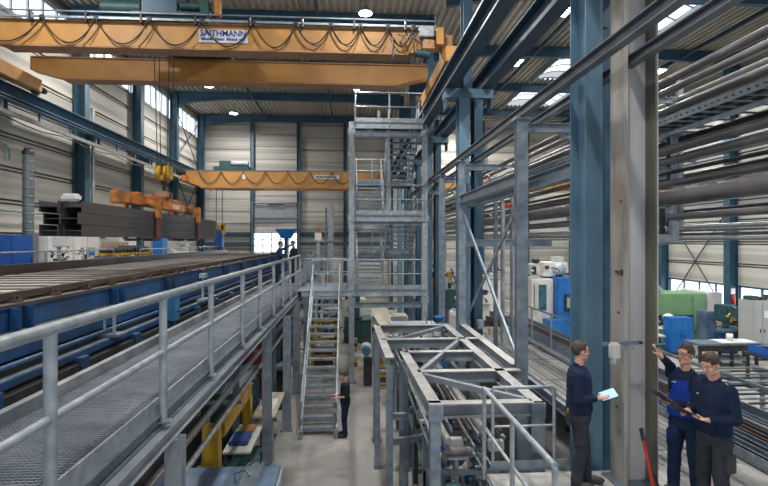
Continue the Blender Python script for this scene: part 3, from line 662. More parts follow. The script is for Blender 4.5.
# walkway rail and festoon cables on the near girder
MB().bar((-10.6, GY1-.34, 11.56), (2.5, GY1-.34, 11.56), .05, .06).build('festoon_track', galv, t)
MB().bar((-10.6, GY1-.36, 11.72), (2.5, GY1-.36, 11.72), .04, .04).build('upper_track', galvd, t)
xs = [-10.5, -8.55, -7.1, -5.65, -4.2, -2.75, -1.55, -.55, .3, 1.1, 1.85]
for i, (a, b) in enumerate(zip(xs, xs[1:])):
    n = 14; sag = .68 if i < 6 else .55
    for q, (dz, rr) in enumerate([(0, .020), (-.10, .012)]):
        MB().path([(a+(b-a)*k/n+(.08*math.sin(PI*k/n) if q else 0), GY1-.36-.05*q, 11.52-(sag+(.07 if q else 0))*4*(k/n)*(1-k/n)) for k in range(n+1)], rr, 6).build('festoon_cable', black, t)
    MB().bbox(b-.06, b+.06, GY1-.40, GY1-.30, 11.46, 11.60, .01).build('cable_trolley', dark, t)
for x in (-10.4, -8.9, -7.4, -5.9, -4.4, -2.9, -1.4, .1, 1.6): MB().box(x, x+.05, GY1-.38, GY1-.2, 11.45, 11.72).build('track_bracket', dark, t)
# junction box and loose cables at the right end
MB().bbox(2.0, 2.42, GY1-.55, GY1-.30, 11.2, 11.52, .02).build('junction_box', galvl, t)
rnd = random.Random(2)
for k in range(12):
    a = rnd.uniform(1.2, 2.4); z = rnd.uniform(10.7, 11.2)
    MB().path([(a, GY1-.4, 11.3), (a+rnd.uniform(-.3, .3), GY1-.5, z+.1), (a+rnd.uniform(-.2, .3), GY1-.45, z-.15), (a+rnd.uniform(-.1, .4), GY1-.4, z+.2)], .014, 6).build('loose_cable', [black, galvd, dark][k % 3], t)
MB().bbox(2.1, 2.45, GY1-.5, GY1-.3, 10.85, 11.15, .03).build('drive_motor', brown, t); MB().tube((1.9, GY1-.45, 10.75), (2.3, GY1-.45, 10.7), .11, 12).build('motor', teal, t)
MB().bbox(2.5, 2.72, GY1-.5, GY1-.28, 11.0, 11.5, .01).build('orange_post', orange, t)
# hoist trolley on top
tr = MB().bbox(-6.20, -4.10, GY1-.3, GY2+.3, 11.62, 11.82, .02).build('trolley_frame', teal, t)
MB().bbox(-5.95, -4.95, GY1-.15, GY1+.9, 11.85, 12.35, .02).build('hoist_gearbox', blue, t)
MB().tube((-7.10, GY1+.1, 12.0), (-6.00, GY1+.1, 12.0), .26, 16).build('hoist_motor', teal, t)
MB().tube((-6.50, GY1+1.6, 12.1), (-4.20, GY1+1.6, 12.1), .34, 20).build('rope_drum', galvd, t)
MB().bbox(-4.30, -4.05, GY1-.2, GY1+.1, 11.8, 12.5, .02).build('trolley_end_frame', teal, t); MB().bbox(-3.90, -3.75, GY1-.2, GY1+.1, 11.8, 12.3, .02).build('limit_frame', tongo, t)
MB().tube((-4.90, GY1, 12.1), (-4.00, GY1, 12.1), .12, 12).build('shaft', teal, t)
MB().bbox(-7.50, -6.10, GY1-.12, GY1+.3, 11.62, 11.72, .01).build('motor_plate', teal, t)
# sign board
sb = MB().bbox(-4.32, -2.93, GY1-.245, GY1-.215, 10.98, 11.36, .004).build('sign_board', mat('sign_lilac_white', (.62, .64, .72), .6), t)
text_mesh('SAITHMANN', .245, signb, sb, (-3.625, GY1-.25, 11.245), scx=.93)
mb = MB(); rnd = random.Random(9); x = -4.24
while x < -3.02:
    wd = rnd.choice([.02, .03, .045, .06]); mb.box(x, x+wd, GY1-.252, GY1-.245, 11.05, 11.05+rnd.choice([.055, .075])); x += wd+.014+(.05 if rnd.random() < .12 else 0)
mb.build('small_print', signb, sb)

def far_crane(label, x0, x1, y, zb, zt, sign=True, trolley=None):
    t = thing('bridge_crane', label, 'crane', ((x0+x1)/2, y, zb))
    g = girder(y, x0, x1, zb, zt, .5, .9).build('girder', orange, t)
    MB().bar((x0+.9, y, zb-.06), (x1-.9, y, zb-.06), .6, .10).build('bottom_flange', brown, g)
    MB().bar((x0, y, zt+.04), (x1, y, zt+.04), .55, .06).build('top_rail', galvd, g)
    g2 = girder(y+2.2, x0, x1, zb, zt, .5, .9).build('girder', orange, t)
    for x in (x0, x1): MB().bbox(x-.2, x+.2, y-.8, y+2.9, zb+.25, zb+.65, .02).build('end_carriage', tongo, t)
    for x in (x0, x1): MB().bbox(x-.12, x+.12, y-.2, y+2.3, zb+.6, 9.67, .02).build('hanger', blued, t) if zt < 9.6 else None
    n = 8; L = (x1-x0-1.5)/n
    for i in range(n):
        a = x0+.8+i*L
        MB().path([(a+L*k/10, y-.32, zt-.02-.75*4*(k/10)*(1-k/10)) for k in range(11)], .022, 5).build('festoon_cable', dark, t)
    if sign:
        sb = MB().bbox(x0+8.0, x0+9.6, y-.28, y-.255, zb+.52, zb+.75, .004).build('sign_board', white, t)
        mb = MB(); rnd = random.Random(1); x = x0+8.1
        while x < x0+9.45: wd = rnd.choice([.05, .08, .1]); mb.box(x, x+wd, y-.29, y-.28, zb+.58, zb+.70); x += wd+.03
        mb.build('lettering', convb, sb)
        MB().bbox(x0+3.5, x0+3.7, y-.3, y-.25, zb+.45, zb+.75).build('tag', white, t)
    if trolley:
        a = trolley; MB().bbox(a, a+2.2, y-.3, y+2.4, zt+.08, zt+.3).build('trolley_frame', teal, t); MB().bbox(a+.3, a+1.0, y, y+.7, zt+.3, zt+.7).build('hoist_gearbox', teal, t)
        MB().tube((a+.9, y+.2, zt+.5), (a+2.1, y+.2, zt+.5), .18, 12).build('hoist_motor', galvd, t)
    return t
far_crane('orange bridge crane with a small white sign near the back wall', -10.3, 2.3, 33.2, 8.75, 9.72, True, -8.6)
far_crane('orange bridge crane in the right hall seen behind the pipe rack', 4.6, 20.4, 34.6, 8.9, 9.5, False)
# ================================================================ walkway landing, stair to the floor, stair tower
def flight(parent, name, x0, x1, p0, p1, n, m=galv, tm=galvl, rail=True, sides=(0, 1), treadd=.24):
    """stair flight from (y, z)=p0 (bottom) to p1 (top)"""
    y0, z0 = p0; y1, z1 = p1; f = MB()
    fo = bpy.data.objects.new(name, None); COL.objects.link(fo); fo.parent = parent; fo.location = Vector(((x0+x1)/2, y0, z0))-WL(parent)
    for x in (x0, x1): MB().bar((x, y0, z0+.02), (x, y1, z1-.10), .03, .20).build('stringer', tm, fo)
    s = 1 if y1 > y0 else -1
    for k in range(1, n):
        y = y0+(y1-y0)*k/n; z = z0+(z1-z0)*k/n
        MB().box(x0+.02, x1-.02, y-treadd/2, y+treadd/2, z-.06, z).build('tread', m, fo)
    if rail:
        for i, x in enumerate((x0, x1)):
            if i not in sides: continue
            MB().path([(x, y0-s*.02, z0+.95), (x, y1, z1+.95)], .022, 8).build('stair_handrail', tm, fo)
            MB().path([(x, y0, z0+.5), (x, y1, z1+.5)], .014, 6).build('stair_mid_rail', tm, fo)
            for q in range(4):
                a = (q+.15)/3.3; y = y0+(y1-y0)*a; z = z0+(z1-z0)*a; MB().tube((x, y, z), (x, y, z+.95), .02, 8).build('stair_post', tm, fo)
    return fo
LZ = 3.5
t = thing('staircase', 'galvanised open tread staircase from the shop floor up to the landing', 'stairs', (-.86, 13.9, 0))
flight(t, 'stair_flight', -1.32, -.37, (13.9, 0), (18.6, LZ), 17, galv, galvl)
for x in (-1.32, -.37): MB().box(x-.05, x+.05, 13.75, 13.95, 0, .22).build('foot', galv, t)
t = thing('landing', 'grated landing joining the walkway, stairs and stair tower', 'landing', (-.9, 19.4, LZ-.2))
MB().box(-1.95, 0.0, 18.65, 20.3, LZ-.04, LZ).build('deck', galv, t); MB().ch((-1.75, 18.62, LZ-.1), (0, 18.62, LZ-.1), .2, .06, up=(0, 0, 1)).build('front_channel', galvl, t); MB().ch((-1.75, 20.35, LZ-.1), (0, 20.35, LZ-.1), .2, .06).build('rear_channel', galvl, t)
MB().box(-1.72, -.05, 20.3, 20.315, LZ, LZ+.15).build('toe_board', galvl, t)
railing('short railing along the back of the landing at the stair head', [(-1.75, 20.3), (-.05, 20.3)], LZ, step=.9, h=1.1, r=.024)
railing('short railing beside the stair head next to the tower column', [(-.33, 18.7), (-.05, 18.7)], LZ, step=1, h=1.1, r=.024)
t = thing('railing', 'railing post group at the walkway gap by the stair head', 'railing', (-1.75, 18.7, LZ)); 
MB().tube((-1.42, 18.7, LZ), (-1.42, 18.7, LZ+1.35), .03, 8).build('post', galvl, t); MB().ball((-1.42, 18.7, LZ+1.37), .05).build('post_cap', black, t); MB().path([(-1.42, 18.7, LZ+1.1), (-.37, 18.7, LZ+1.1)], .02, 8).build('handrail', galvl, t); MB().path([(-1.42, 18.7, LZ+.6), (-.37, 18.7, LZ+.6)], .015, 8).build('mid_rail', galvl, t)

TX0, TX1, TY0, TY1 = .06, 2.86, 19.2, 24.0
T = thing('stair_tower', 'tall galvanised steel stair tower with three railed platforms', 'stair tower', (1.46, 21.5, 0))
for (x, y) in ((TX0, TY0), (TX1-.05, TY0), (TX0, TY1), (TX1-.05, TY1)):
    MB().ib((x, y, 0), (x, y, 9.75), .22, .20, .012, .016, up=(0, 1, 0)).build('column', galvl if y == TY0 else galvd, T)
    MB().box(x-.17, x+.17, y-.17, y+.17, 0, .03).build('base_plate', galvd, T)
    for z in (3.1, 6.15, 9.35): MB().box(x-.14, x+.14, y-.13, y+.13, z-.12, z+.12).build('splice_plate', galvl, T)
MB().ib((TX0+1.38, 19.3, 6.3), (TX0+1.38, 19.3, 9.5), .12, .12, up=(0, 1, 0)).build('middle_column', galvl, T)
def trail(pts, zf, toe=True, h=1.1, step=1.25, r=.028):
    P = [Vector((x, y, 0)) for x, y in pts]
    g = bpy.data.objects.new('platform_railing', None); COL.objects.link(g); g.parent = T; g.location = Vector((P[0].x, P[0].y, zf))-WL(T)
    MB().path([(p.x, p.y, zf+h) for p in P], r, 8).build('handrail', galvl, g); MB().path([(p.x, p.y, zf+h*.52) for p in P], r*.8, 8).build('mid_rail', galvl, g)
    for a, b in zip(P, P[1:]):
        n = max(1, round((b-a).length/step))
        for k in range(n+1): q = a.lerp(b, k/n); MB().tube((q.x, q.y, zf-.2), (q.x, q.y, zf+h), r, 8).build('post', galvl, g)
        if toe: MB().bar((a.x, a.y, zf+.08), (b.x, b.y, zf+.08), .012, .15).build('toe_board', galvl, g)
def platform(z, y0, y1, x0=TX0+.1, x1=TX1-.12, rail=True):
    MB().box(x0, x1, y0, y1, z-.03, z).build('platform_deck', galvd, T)
    for y in (y0, y1): MB().ch((x0-.1, y, z-.14), (x1+.1, y, z-.14), .22, .07, up=(0, 0, 1)).build('platform_beam', galvl, T)
    for x in (x0, x1): MB().ch((x, y0, z-.14), (x, y1, z-.14), .2, .06).build('side_beam', galvd, T)
for z in (LZ, 6.28, 9.74): platform(z, TY0-.1, TY0+1.25)
for z in (4.75, 8.0): platform(z, TY1-1.25, TY1-.1)
yf = TY0-.12
trail([(.3, yf), (2.7, yf)], LZ); trail([(.2, yf), (2.82, yf)], 6.28); trail([(.2, yf), (2.75, yf), (2.75, TY0+1.2)], 9.74); trail([(.2, yf), (.2, TY0+1.2)], 9.74)
trail([(.2, yf), (.2, TY0+1.2)], 6.28)
for z in (4.75, 8.0): trail([(.2, TY1-.15), (2.7, TY1-.15)], z, step=.9); trail([(.2, TY1-1.2), (.2, TY1-.15)], z)
ya, yb = TY0+1.25, TY1-1.2
flight(T, 'left_flight', .28, 1.36, (ya, LZ), (yb, 4.75), 8, galv, galvl); flight(T, 'right_flight', 1.55, 2.70, (yb, 4.75), (ya, 6.28), 8, galv, galvl)
flight(T, 'left_flight', .28, 1.36, (ya, 6.28), (yb, 8.0), 9, galv, galvl); flight(T, 'right_flight', 1.55, 2.70, (yb, 8.0), (ya, 9.74), 9, galv, galvl)
for z in (2.9, 6.0, 9.3): MB().ib((TX0, TY0, z), (TX1, TY0, z), .2, .12).build('cross_beam', galv, T)
for k, x in enumerate((.55, 2.2)): MB().bar((x, TY0, 9.2), (x+.35, TY0, 9.55), .06, .06).build('knee_brace', galv, T); MB().bar((x, TY0, 9.55), (x+.35, TY0, 9.2), .06, .06).build('knee_brace', galv, T)
MB().bar((.7, 19.3, 9.45), (1.2, 20.3, 9.6), .1, .14).build('deck_bearer', galvl, T)
MB().box(1.05, 1.15, 19.6, 19.7, 9.74, 10.3).build('hook_stand', galvl, T)
# lamp on the tower's top railing
t = thing('flood_lamp', 'small bright floodlight on the top corner of the stair tower', 'lamp', (.24, 18.97, 10.84))
MB().bbox(.14, .34, 18.9, 19.0, 10.86, 11.02, .01).build('housing', galvl, t); MB().box(.15, .33, 18.885, 18.895, 10.87, 11.01).build('lens', ledl, t); MB().tube((.24, 19.0, 10.8), (.24, 19.0, 10.88), .02).build('bracket', galv, t)
ld = bpy.data.lights.new('flood_light', 'AREA'); ld.size = .18; ld.energy = 30; lo = bpy.data.objects.new('flood_light', ld); COL.objects.link(lo); lo.parent = t; lo.location = (0, -.13, .1); lo.rotation_euler = (R(70), 0, 0)
# bundled pale hoses hanging under the lowest platform
r_ = random.Random(5)
t = thing('hose_bundle', 'bundle of pale flexible hoses drooping under the lowest tower platform', 'hoses', (1.3, 17.0, 2.2))
for k in range(9):
    x = .75+k*.07; MB().path([(x, 18.2, 2.9), (x+.1, 17.6, 2.72-.03*k), (x+.25+r_.uniform(-.1, .1), 17.0, 2.45-.02*k), (x+.4, 16.5, 2.2), (x+.5, 16.3, 1.7)], .035, 8).build('hose', mat('pale_hose', (.46, .43, .36), .5), t)
# ================================================================ the tall steel frame carrying twin beams (X = 3.05)
FX = 3.02
t = thing('twin_beam_frame', 'tall galvanised post and beam frame crossing in front of the blue columns', 'frame', (FX, 9, 0))
for x, h_ in ((FX, .16), (3.53, .13)):
    MB().ib((x, 2.6, 7.56), (x, 30, 7.56), h_, .12, .01, .016).build('top_beam', mat('frame_beam_dark', (.17, .19, .22), .42, .35, (.11, .125, .15), 3), t)
for y, wd in ((8.87, .20), (13.7, .19), (16.7, .19), (21, .2), (25.5, .2)):
    p = MB().ib((FX, y, 0), (FX, y, 7.47), .15, wd, .012, .018, up=(0, 1, 0)).build('post', galv, t); MB().box(FX-.13, FX+.13, y-.12, y+.12, 7.44, 7.47).build('cap_plate', galvl, p)
    MB().ib((FX, y, 7.30), (4.05, y, 7.30), .16, .12, .01, .014).build('cross_arm', galv, t)
MB().ib((FX, 8.9, 6.42), (FX, 13.7, 6.42), .22, .16, .01, .016).build('middle_beam', galv, t); MB().ib((FX, 2.6, 6.42), (FX, 8.8, 6.42), .22, .16, .01, .016).build('middle_beam', galv, t) if False else None
MB().ib((3.33, 7.32, 6.36), (3.33, 14.4, 6.36), .24, .16, .01, .016).build('rear_middle_beam', galv, t)
MB().bar((FX, 9.05, 3.15), (FX, 13.6, 6.1), .04, .08).build('diagonal_brace', galv, t); MB().bar((FX+.1, 9.05, 6.15), (FX+.1, 13.6, 3.2), .04, .07).build('diagonal_brace', galv, t)
MB().ib((FX+.1, 13.9, 5.25), (5.6, 13.9, 5.25), .2, .12).build('low_cross_beam', galv, t)

# ================================================================ low steel frame in the middle
FZ = 3.06
t = thing('low_frame', 'low open steel frame of pale topped beams in the middle foreground', 'frame', (1.8, 9, 0))
def fb(p, q, w_=.17, h_=.19, m=frameg, nm='beam'):
    o = MB().ib((p[0], p[1], FZ-h_/2), (q[0], q[1], FZ-h_/2), h_, w_, .012, .018).build(nm, m, t)
    d = (Vector(q)-Vector(p)).normalized()
    MB().bar((p[0], p[1], FZ+.003), (q[0], q[1], FZ+.003), w_, .006).build('beam_top', mat('pale_beam_top', (.50, .50, .49), .55, .15, (.38, .385, .39), 3, dirt=(.25, .24, .23), dirt_amt=.3), o); return o
fb((1.17, 7.0), (1.09, 10.35)); fb((.76, 9.8), (.70, 13.7)); fb((2.6, 7.0), (2.56, 13.7)); fb((3.0, 9.1), (3.04, 14.0))
fb((1.08, 7.02), (2.55, 7.02)); fb((1.08, 10.3), (2.5, 10.3)); fb((.72, 11.65), (2.95, 11.65)); fb((.70, 13.6), (2.5, 13.6)); fb((1.16, 8.75), (2.95, 8.75))
def dg_(p, q): MB().bar((p[0], p[1], FZ-.05), (q[0], q[1], FZ-.05), .09, .09).build('diagonal', frameg, t)
dg_((1.0, 11.7), (2.5, 13.5)); dg_((1.2, 8.8), (2.45, 11.5)); dg_((1.25, 8.6), (2.5, 7.2)); dg_((1.2, 10.2), (2.5, 8.9)) if False else None
for (x, y, wd) in ((1.17, 7.02, .14), (2.6, 7.02, .19), (.76, 9.85, .13), (.64, 11.95, .12), (.70, 13.6, .16), (1.09, 10.35, .17), (2.56, 10.4, .2), (2.56, 13.6, .2)):
    p = MB().ib((x, y, 0), (x, y, FZ-.195), wd, wd, .012, .016, up=(0, 1, 0)).build('post', galv, t); MB().box(x-wd*.75, x+wd*.75, y-wd*.75, y+wd*.75, 0, .02).build('foot_plate', galvd, p)
MB().box(1.07, 1.27, 6.905, 6.925, FZ-.21, FZ-.0).build('end_plate', galv, t); MB().box(2.5, 2.7, 6.905, 6.925, FZ-.21, FZ).build('end_plate', galv, t)
MB().ib((.72, 9.9, 1.9), (1.1, 9.9, 1.9), .12, .1).build('low_tie', galv, t); MB().bar((.76, 9.9, 1.4), (2.5, 10.4, 1.4), .08, .12).build('low_tie', galv, t); MB().bar((1.2, 7.1, 1.2), (2.6, 7.1, 1.2), .08, .12).build('low_tie', galvd, t)
# little blue cap at the post behind the frame
tag(MB().lathe([(.02, 0), (.06, .02), (.14, .12), (.15, .16), (.02, .17)], (2.45, 13.9, FZ+.02), n=16).build('funnel', machb), 'small blue funnel cap at the back corner of the low frame', 'funnel')

# ---------------------------------------------------------------- conveyor plant under the low frame
def plant(label, x0, x1, y0, y1, z, seed, name='roller_conveyor', lanes=3):
    t = thing(name, label, 'conveyor', ((x0+x1)/2, y0, 0)); r_ = random.Random(seed)
    for k in range(lanes+1):
        x = x0+(x1-x0)*k/lanes; MB().ch((x, y0, z), (x, y1, z), .14, .05).build('side_rail', [galv, galvd, frameg][k % 3], t)
    n = int((y1-y0)/.42)
    for k in range(n):
        y = y0+.2+k*.42
        MB().tube((x0+.03, y, z+.05), (x1-.03, y, z+.05), .05, 10).build('roller', [pipel, galvd, dark][k % 3], t)
    k = 0; y = y0+.3
    while y < y1:
        MB().box(x0-.04, x0+.04, y, y+.08, 0, z-.07).build('leg', [galvd, teal][k % 2], t); MB().box(x1-.04, x1+.04, y, y+.08, 0, z-.07).build('leg', galvd, t)
        MB().bar((x0, y+.04, z*.45), (x1, y+.04, z*.45), .05, .08).build('cross_tie', galvd, t); y += 1.3; k += 1
    return t
plant('roller conveyor under the left half of the low frame', 1.35, 1.85, 6.2, 17.5, 1.25, 1)
plant('roller conveyor under the right half of the low frame', 2.0, 2.42, 6.2, 17.0, 1.05, 2, lanes=2)
r_ = random.Random(21)
labs = ['pale long pipe', 'grey long pipe', 'dark long pipe', 'rusty brown long pipe', 'white long pipe', 'thin dark long pipe', 'blue grey long pipe', 'thin pale long pipe']
for k, (x, z, r, m) in enumerate([(1.45, 2.05, .055, pipel), (1.62, 1.85, .07, pipem), (1.80, 2.15, .04, dark), (1.95, 1.75, .05, mat('brown_pipe', (.22, .12, .08), .5, .2)), (2.1, 2.0, .075, pipel), (2.25, 1.6, .03, dark), (2.35, 2.2, .05, galv), (1.32, 1.6, .03, pipel)]):
    y0 = 7.2+r_.uniform(0, 1.6); y1 = 15+r_.uniform(0, 2)
    tag(MB().tube((x, y0, z+.30), (x, y1, z+.30), r*.9, 10).build('pipe', m), labs[k]+' running under the low frame', 'pipe', 'pipes under the low frame')
for k in range(6):
    y = 7.6+k*1.5
    s_ = MB(); s_.box(1.25, 2.45, y, y+.06, 1.78, 1.84); tag(s_.box(1.3, 1.35, y, y+.06, 0, 1.8).build('pipe_rest', galv), 'cross rest carrying the pipes under the low frame, %s from the camera' % ORD[k], 'bracket', 'pipe rests under the low frame')
for k in range(5):
    y = 7.3+k*1.7; x = 1.5+.12*(k % 3)
    t = thing('valve_unit', 'valve and motor unit among the pipes under the low frame, %s from the camera' % ORD[k], 'valve', (x, y, 1.3), 'valve units under the low frame')
    MB().lathe([(.03, 0), (.10, .02), (.10, .18), (.06, .2), (.06, .34), (.12, .36), (.12, .42), (.02, .44)], (x, y, 1.35), n=14).build('body', [teal, offw, convb][k % 3], t)
    MB().path([(x, y, 1.5), (x+.22, y+.1, 1.62), (x+.45, y+.05, 1.5), (x+.5, y+.3, 1.3)], .03, 8).build('hose', black if k % 2 else pipel, t); MB().tube((x-.16, y, 1.5), (x+.16, y, 1.5), .05, 10).build('flange_pipe', galvl, t)
bx_ = thing('pump_unit', 'green and dark pump unit on the floor left of the front frame post', 'pump', (.95, 8.1, 0))
MB().bbox(.72, 1.05, 7.7, 8.7, .1, .5).build('base_tank', teal, bx_); MB().tube((.85, 7.8, .7), (.85, 8.3, .7), .16, 16).build('motor', galvd, bx_); MB().tube((1.0, 7.9, .5), (1.0, 7.9, 1.5), .05).build('standpipe', dark, bx_); bits(8, .75, 1.05, 7.8, 8.6, .5, .9, 8, [teal, dark, galv], bx_)
cb = thing('cable_chain', 'curved pale pipe bend under the front of the low frame', 'pipe', (1.9, 8.5, 2.1))
MB().path([(1.45, 9.6, 2.5), (1.5, 9.0, 2.48), (1.62, 8.6, 2.45), (1.8, 8.45, 2.42), (2.5, 8.4, 2.42)], .04, 10).build('bent_pipe', pipel, cb)
r_ = random.Random(77)
t = thing('process_line', 'grey tangled process line of thin posts, arms and rails under the low frame', 'machine', (1.9, 8, 0))
for k in range(34):
    x = r_.uniform(1.3, 2.5); y = 7.4+k*.25; z = r_.uniform(1.3, 2.15)
    MB().box(x, x+.05, y, y+.05, 0, z).build('post', [galv, galvl, galvd, teal][k % 4], t)
    MB().bbox(x-.12, x+.2, y-.03, y+.06, z, z+.05, .006).build('arm', [galvl, offw, galvd, pipel, machb][k % 5], t)
    if k % 2 == 0: MB().bar((x, y, z+.1), (x+.02, min(y+2.6, 16), z+.1), .04, .06).build('rail', [pipel, galv, rustb][k % 3], t)
    if k % 4 == 1: MB().tube((x-.15, y, z+.12), (x+.25, y, z+.12), .07, 12).build('drum', [galvl, pipem][k % 2], t)
for k in range(9): x = 1.3+k*.14; MB().bar((x, 7.3+.3*(k % 3), 2.2+.07*(k % 4)), (x, 15.5, 2.2+.07*(k % 4)), .035, .05).build('long_rail', [galvl, pipel, galv, rustb][k % 4], t)
bits(78, 1.25, 2.5, 7.3, 13, 1.3, 2.1, 40, [galvl, offw, pipel, convb, teal, galvd], t, s=(.05, .3))
# stainless blue things
t = thing('blue_drum', 'blue and white drum standing under the right side of the low frame', 'drum', (2.2, 12.4, 0))
MB().lathe([(.02, 0), (.26, 0), (.26, .35), (.27, .36), (.26, .37), (.26, .7), (.27, .71), (.26, .72), (.26, .95), (.02, .96)], (2.15, 12.6, 1.3), n=20).build('shell', machb, t); MB().lathe([(.262, 0), (.265, .01), (.265, .2), (.262, .21)], (2.15, 12.6, 1.65), n=20).build('white_band', white, t)

# machinery behind the frame, below the tower
t = thing('roller_table', 'grey roller table with a big pale roller below the tower platform', 'machine', (2, 16.8, 0))
for z, yy in ((2.35, 16.2), (2.05, 15.6)): MB().tube((1.2, yy, z), (3.1 if z > 2.2 else 2.7, yy, z), .12, 16).build('roller', pipel, t)
MB().bbox(1.3, 2.8, 16.5, 17.1, 2.5, 2.62, .01).build('table_top', galvl, t)
for x in (1.25, 1.7, 2.75): MB().box(x, x+.12, 16.0, 16.9, 0, 2.5).build('upright', galvd, t)
MB().bbox(1.5, 2.6, 16.2, 16.8, 1.4, 1.9, .02).build('gear_housing', offw, t); bits(13, 1.2, 2.8, 15.6, 16.6, 1.9, 2.5, 16, [galvl, dark, pipel, machb, offw], t)
t = thing('press_unit', 'white and dark machine block standing in front of the tower base', 'machine', (.9, 20, 0))
MB().bbox(.9, 2.4, 21.0, 22, 0, 2.2, .03).build('body', white, t); MB().box(.9, 1.9, 20.96, 21.0, 1.5, 1.75).build('dark_panel', teal, t); MB().bbox(.95, 1.5, 20.7, 21.0, .2, .8).build('yellow_guard', yellow, t); bits(14, 1.0, 2.3, 20.6, 20.9, .6, 2.3, 14, [dark, galvl, teal, machb], t)
t = thing('electric_motor', 'blue electric motor with a pale cowl beside the far aisle', 'motor', (.65, 21.0, 0))
MB().bbox(.5, .8, 20.3-1.6, 19.1, 0, 1.0, .02).build('pedestal', dark, t); MB().tube((.6, 18.7, 1.25), (.6, 19.1, 1.25), .16, 20).build('motor_body', mat('motor_blue', (.05, .18, .30), .4), t); MB().lathe([(.02, 0), (.15, .02), (.2, .1), (.2, .25), (.02, .27)], (.6, 19.12, 1.28), (0, 1, 0), 20).build('cowl', white, t)
for k, (x, y) in enumerate(((.3, 20.6), (1.35, 18.3), (.35, 24.5))):
    t = thing('steel_pallet', 'low stack of rusty yellow parts on the aisle floor, %s along the aisle' % ORD[k], 'parts', (x, y, 0), 'stacked parts by the aisle')
    for q in range(5): MB().bbox(x-.35, x-.0, y+q*.02, y+.4, q*.13, q*.13+.10, .01).build('part', [yellow, wood, rustb][q % 3], t)
cabinet('beige box cabinet on the far aisle floor behind the tower', -.5, .9, 30, 31, 0, 1.9, offw, 2, 'y')
cabinet('dark green cabinet on the far aisle floor', -1.8, -.8, 33, 34, 0, 2.2, teal, 2, 'y')
t = thing('mill_stand', 'green dark machine stand at the far end of the aisle', 'machine', (.4, 27, 0))
MB().bbox(-.3, 1.6, 26.5, 28, 0, 1.2, .03).build('base', teal, t); MB().bbox(0, .5, 26.6, 27.6, 1.2, 2.5, .03).build('head', teal, t); MB().bbox(.6, 1.4, 26.4, 27.6, 1.2, 1.5, .03).build('table', galvl, t); bits(15, -.3, 1.6, 26.3, 27.5, 1.2, 2.4, 12, [offw, galvl, yellow, dark], t)

t = thing('gear_motor', 'grey gear motor with pale hoses behind the far beam of the low frame', 'motor', (1.9, 14.6, 0))
MB().bbox(1.3, 2.9, 14.3, 14.9, 0, 2.3, .03).build('stand', galvd, t); MB().tube((1.5, 14.5, 2.5), (2.2, 14.5, 2.5), .16, 18).build('motor', galvl, t); MB().bbox(2.2, 2.7, 14.35, 14.75, 2.3, 2.7, .04).build('gearbox', offw, t)
bits(79, 1.2, 2.9, 14.2, 15.3, 2.2, 2.9, 30, [galvl, offw, pipel, convb, teal, galvd], t, s=(.05, .3))

# ================================================================ shop floor left of the aisle, under the walkway
t = thing('yellow_gantry', 'yellow painted portal frame standing below the walkway pipes', 'gantry', (-2.5, 10.4, 0))
MB().bbox(-2.80, -2.5, 9.9, 10.2, 0, 1.75, .015).build('leg', yellow, t); MB().bbox(-2.65, -2.45, 10.2, 13, 1.45, 1.75, .015).build('top_beam', yellow, t); MB().bbox(-2.65, -2.45, 12.8, 13.1, 0, 1.45, .015).build('leg', yellow, t)
t = thing('lidded_machine', 'blue topped machine cover at the bottom edge below the walkway', 'machine', (-2.2, 8.6, 0))
MB().bbox(-3.2, -1.28, 7.0, 9.35, .2, 1.18, .02).build('body', tankb, t); MB().bbox(-3.25, -2.45, 7.0, 9.38, 1.18, 1.24, .01).build('lid', tankb, t); MB().bbox(-2.44, -1.25, 7.0, 9.38, 1.18, 1.24, .01).build('lid', tankb, t)
MB().bbox(-1.85, -1.55, 7.0, 9.45, 1.24, 1.28, .01).build('steel_strip', galvd, t); MB().bbox(-1.24, -1.19, 7.0, 9.4, .3, 1.22, .01).build('side_trim', galvl, t); MB().bbox(-1.8, -1.6, 7.5, 8.1, 1.28, 1.33).build('white_plate', white, t)
MB().path([(-1.9, 8.7, 1.26), (-1.95, 8.8, 1.36), (-1.8, 8.9, 1.38), (-1.7, 8.85, 1.28)], .012, 6).build('handle', dark, t); MB().path([(-1.8, 9.3, 1.28), (-1.7, 9.45, 1.36), (-1.6, 9.4, 1.28)], .02, 6).build('wire_loop', dark, t)
tag(MB().bbox(-1.15, -.72, 7.3, 8.8, .55, .95, .01).build('box', white), 'pale grey box beside the blue topped machine', 'box')
t = thing('tool_cart', 'open tool cart with blue tray and rags under the walkway', 'cart', (-2.35, 11.4, 0))
MB().bbox(-2.60, -2.03, 10.6, 12.2, .45, .5).build('lower_shelf', teal, t); MB().bbox(-2.60, -2.03, 10.6, 12.2, .95, 1.0).build('upper_shelf', offw, t)
for a in (-2.57, -2.09):
    for b in (10.65, 12.1): MB().box(a, a+.05, b, b+.05, 0, .95).build('leg', teal, t)
tag(MB().bbox(-2.55, -2.15, 10.9, 11.5, 1.0, 1.1, .02).build('tray', mat('tray_blue', (.05, .10, .30), .4)), 'blue tray on the open tool cart', 'tray'); tag(MB().bbox(-2.50, -2.15, 11.6, 12.1, 1.0, 1.05, .02).build('parts_tray', brown), 'brown tray with parts on the tool cart', 'tray')
t = thing('plan_table', 'narrow cream table beside the tool cart', 'table', (-1.95, 11.5, 0))
MB().bbox(-2.35, -1.80, 12.4, 14.4, 1.05, 1.1).build('table_top', mat('cream_top', (.50, .46, .38), .6), t)
for a in (-2.33, -1.88):
    for b in (12.45, 14.3): MB().box(a, a+.05, b, b+.05, 0, 1.05).build('leg', galvl, t)
tag(MB().bbox(-2.25, -1.90, 12.9, 13.8, 1.10, 1.115, .004).build('paper_sheet', paper), 'white sheet of paper lying on the cream table', 'paper')
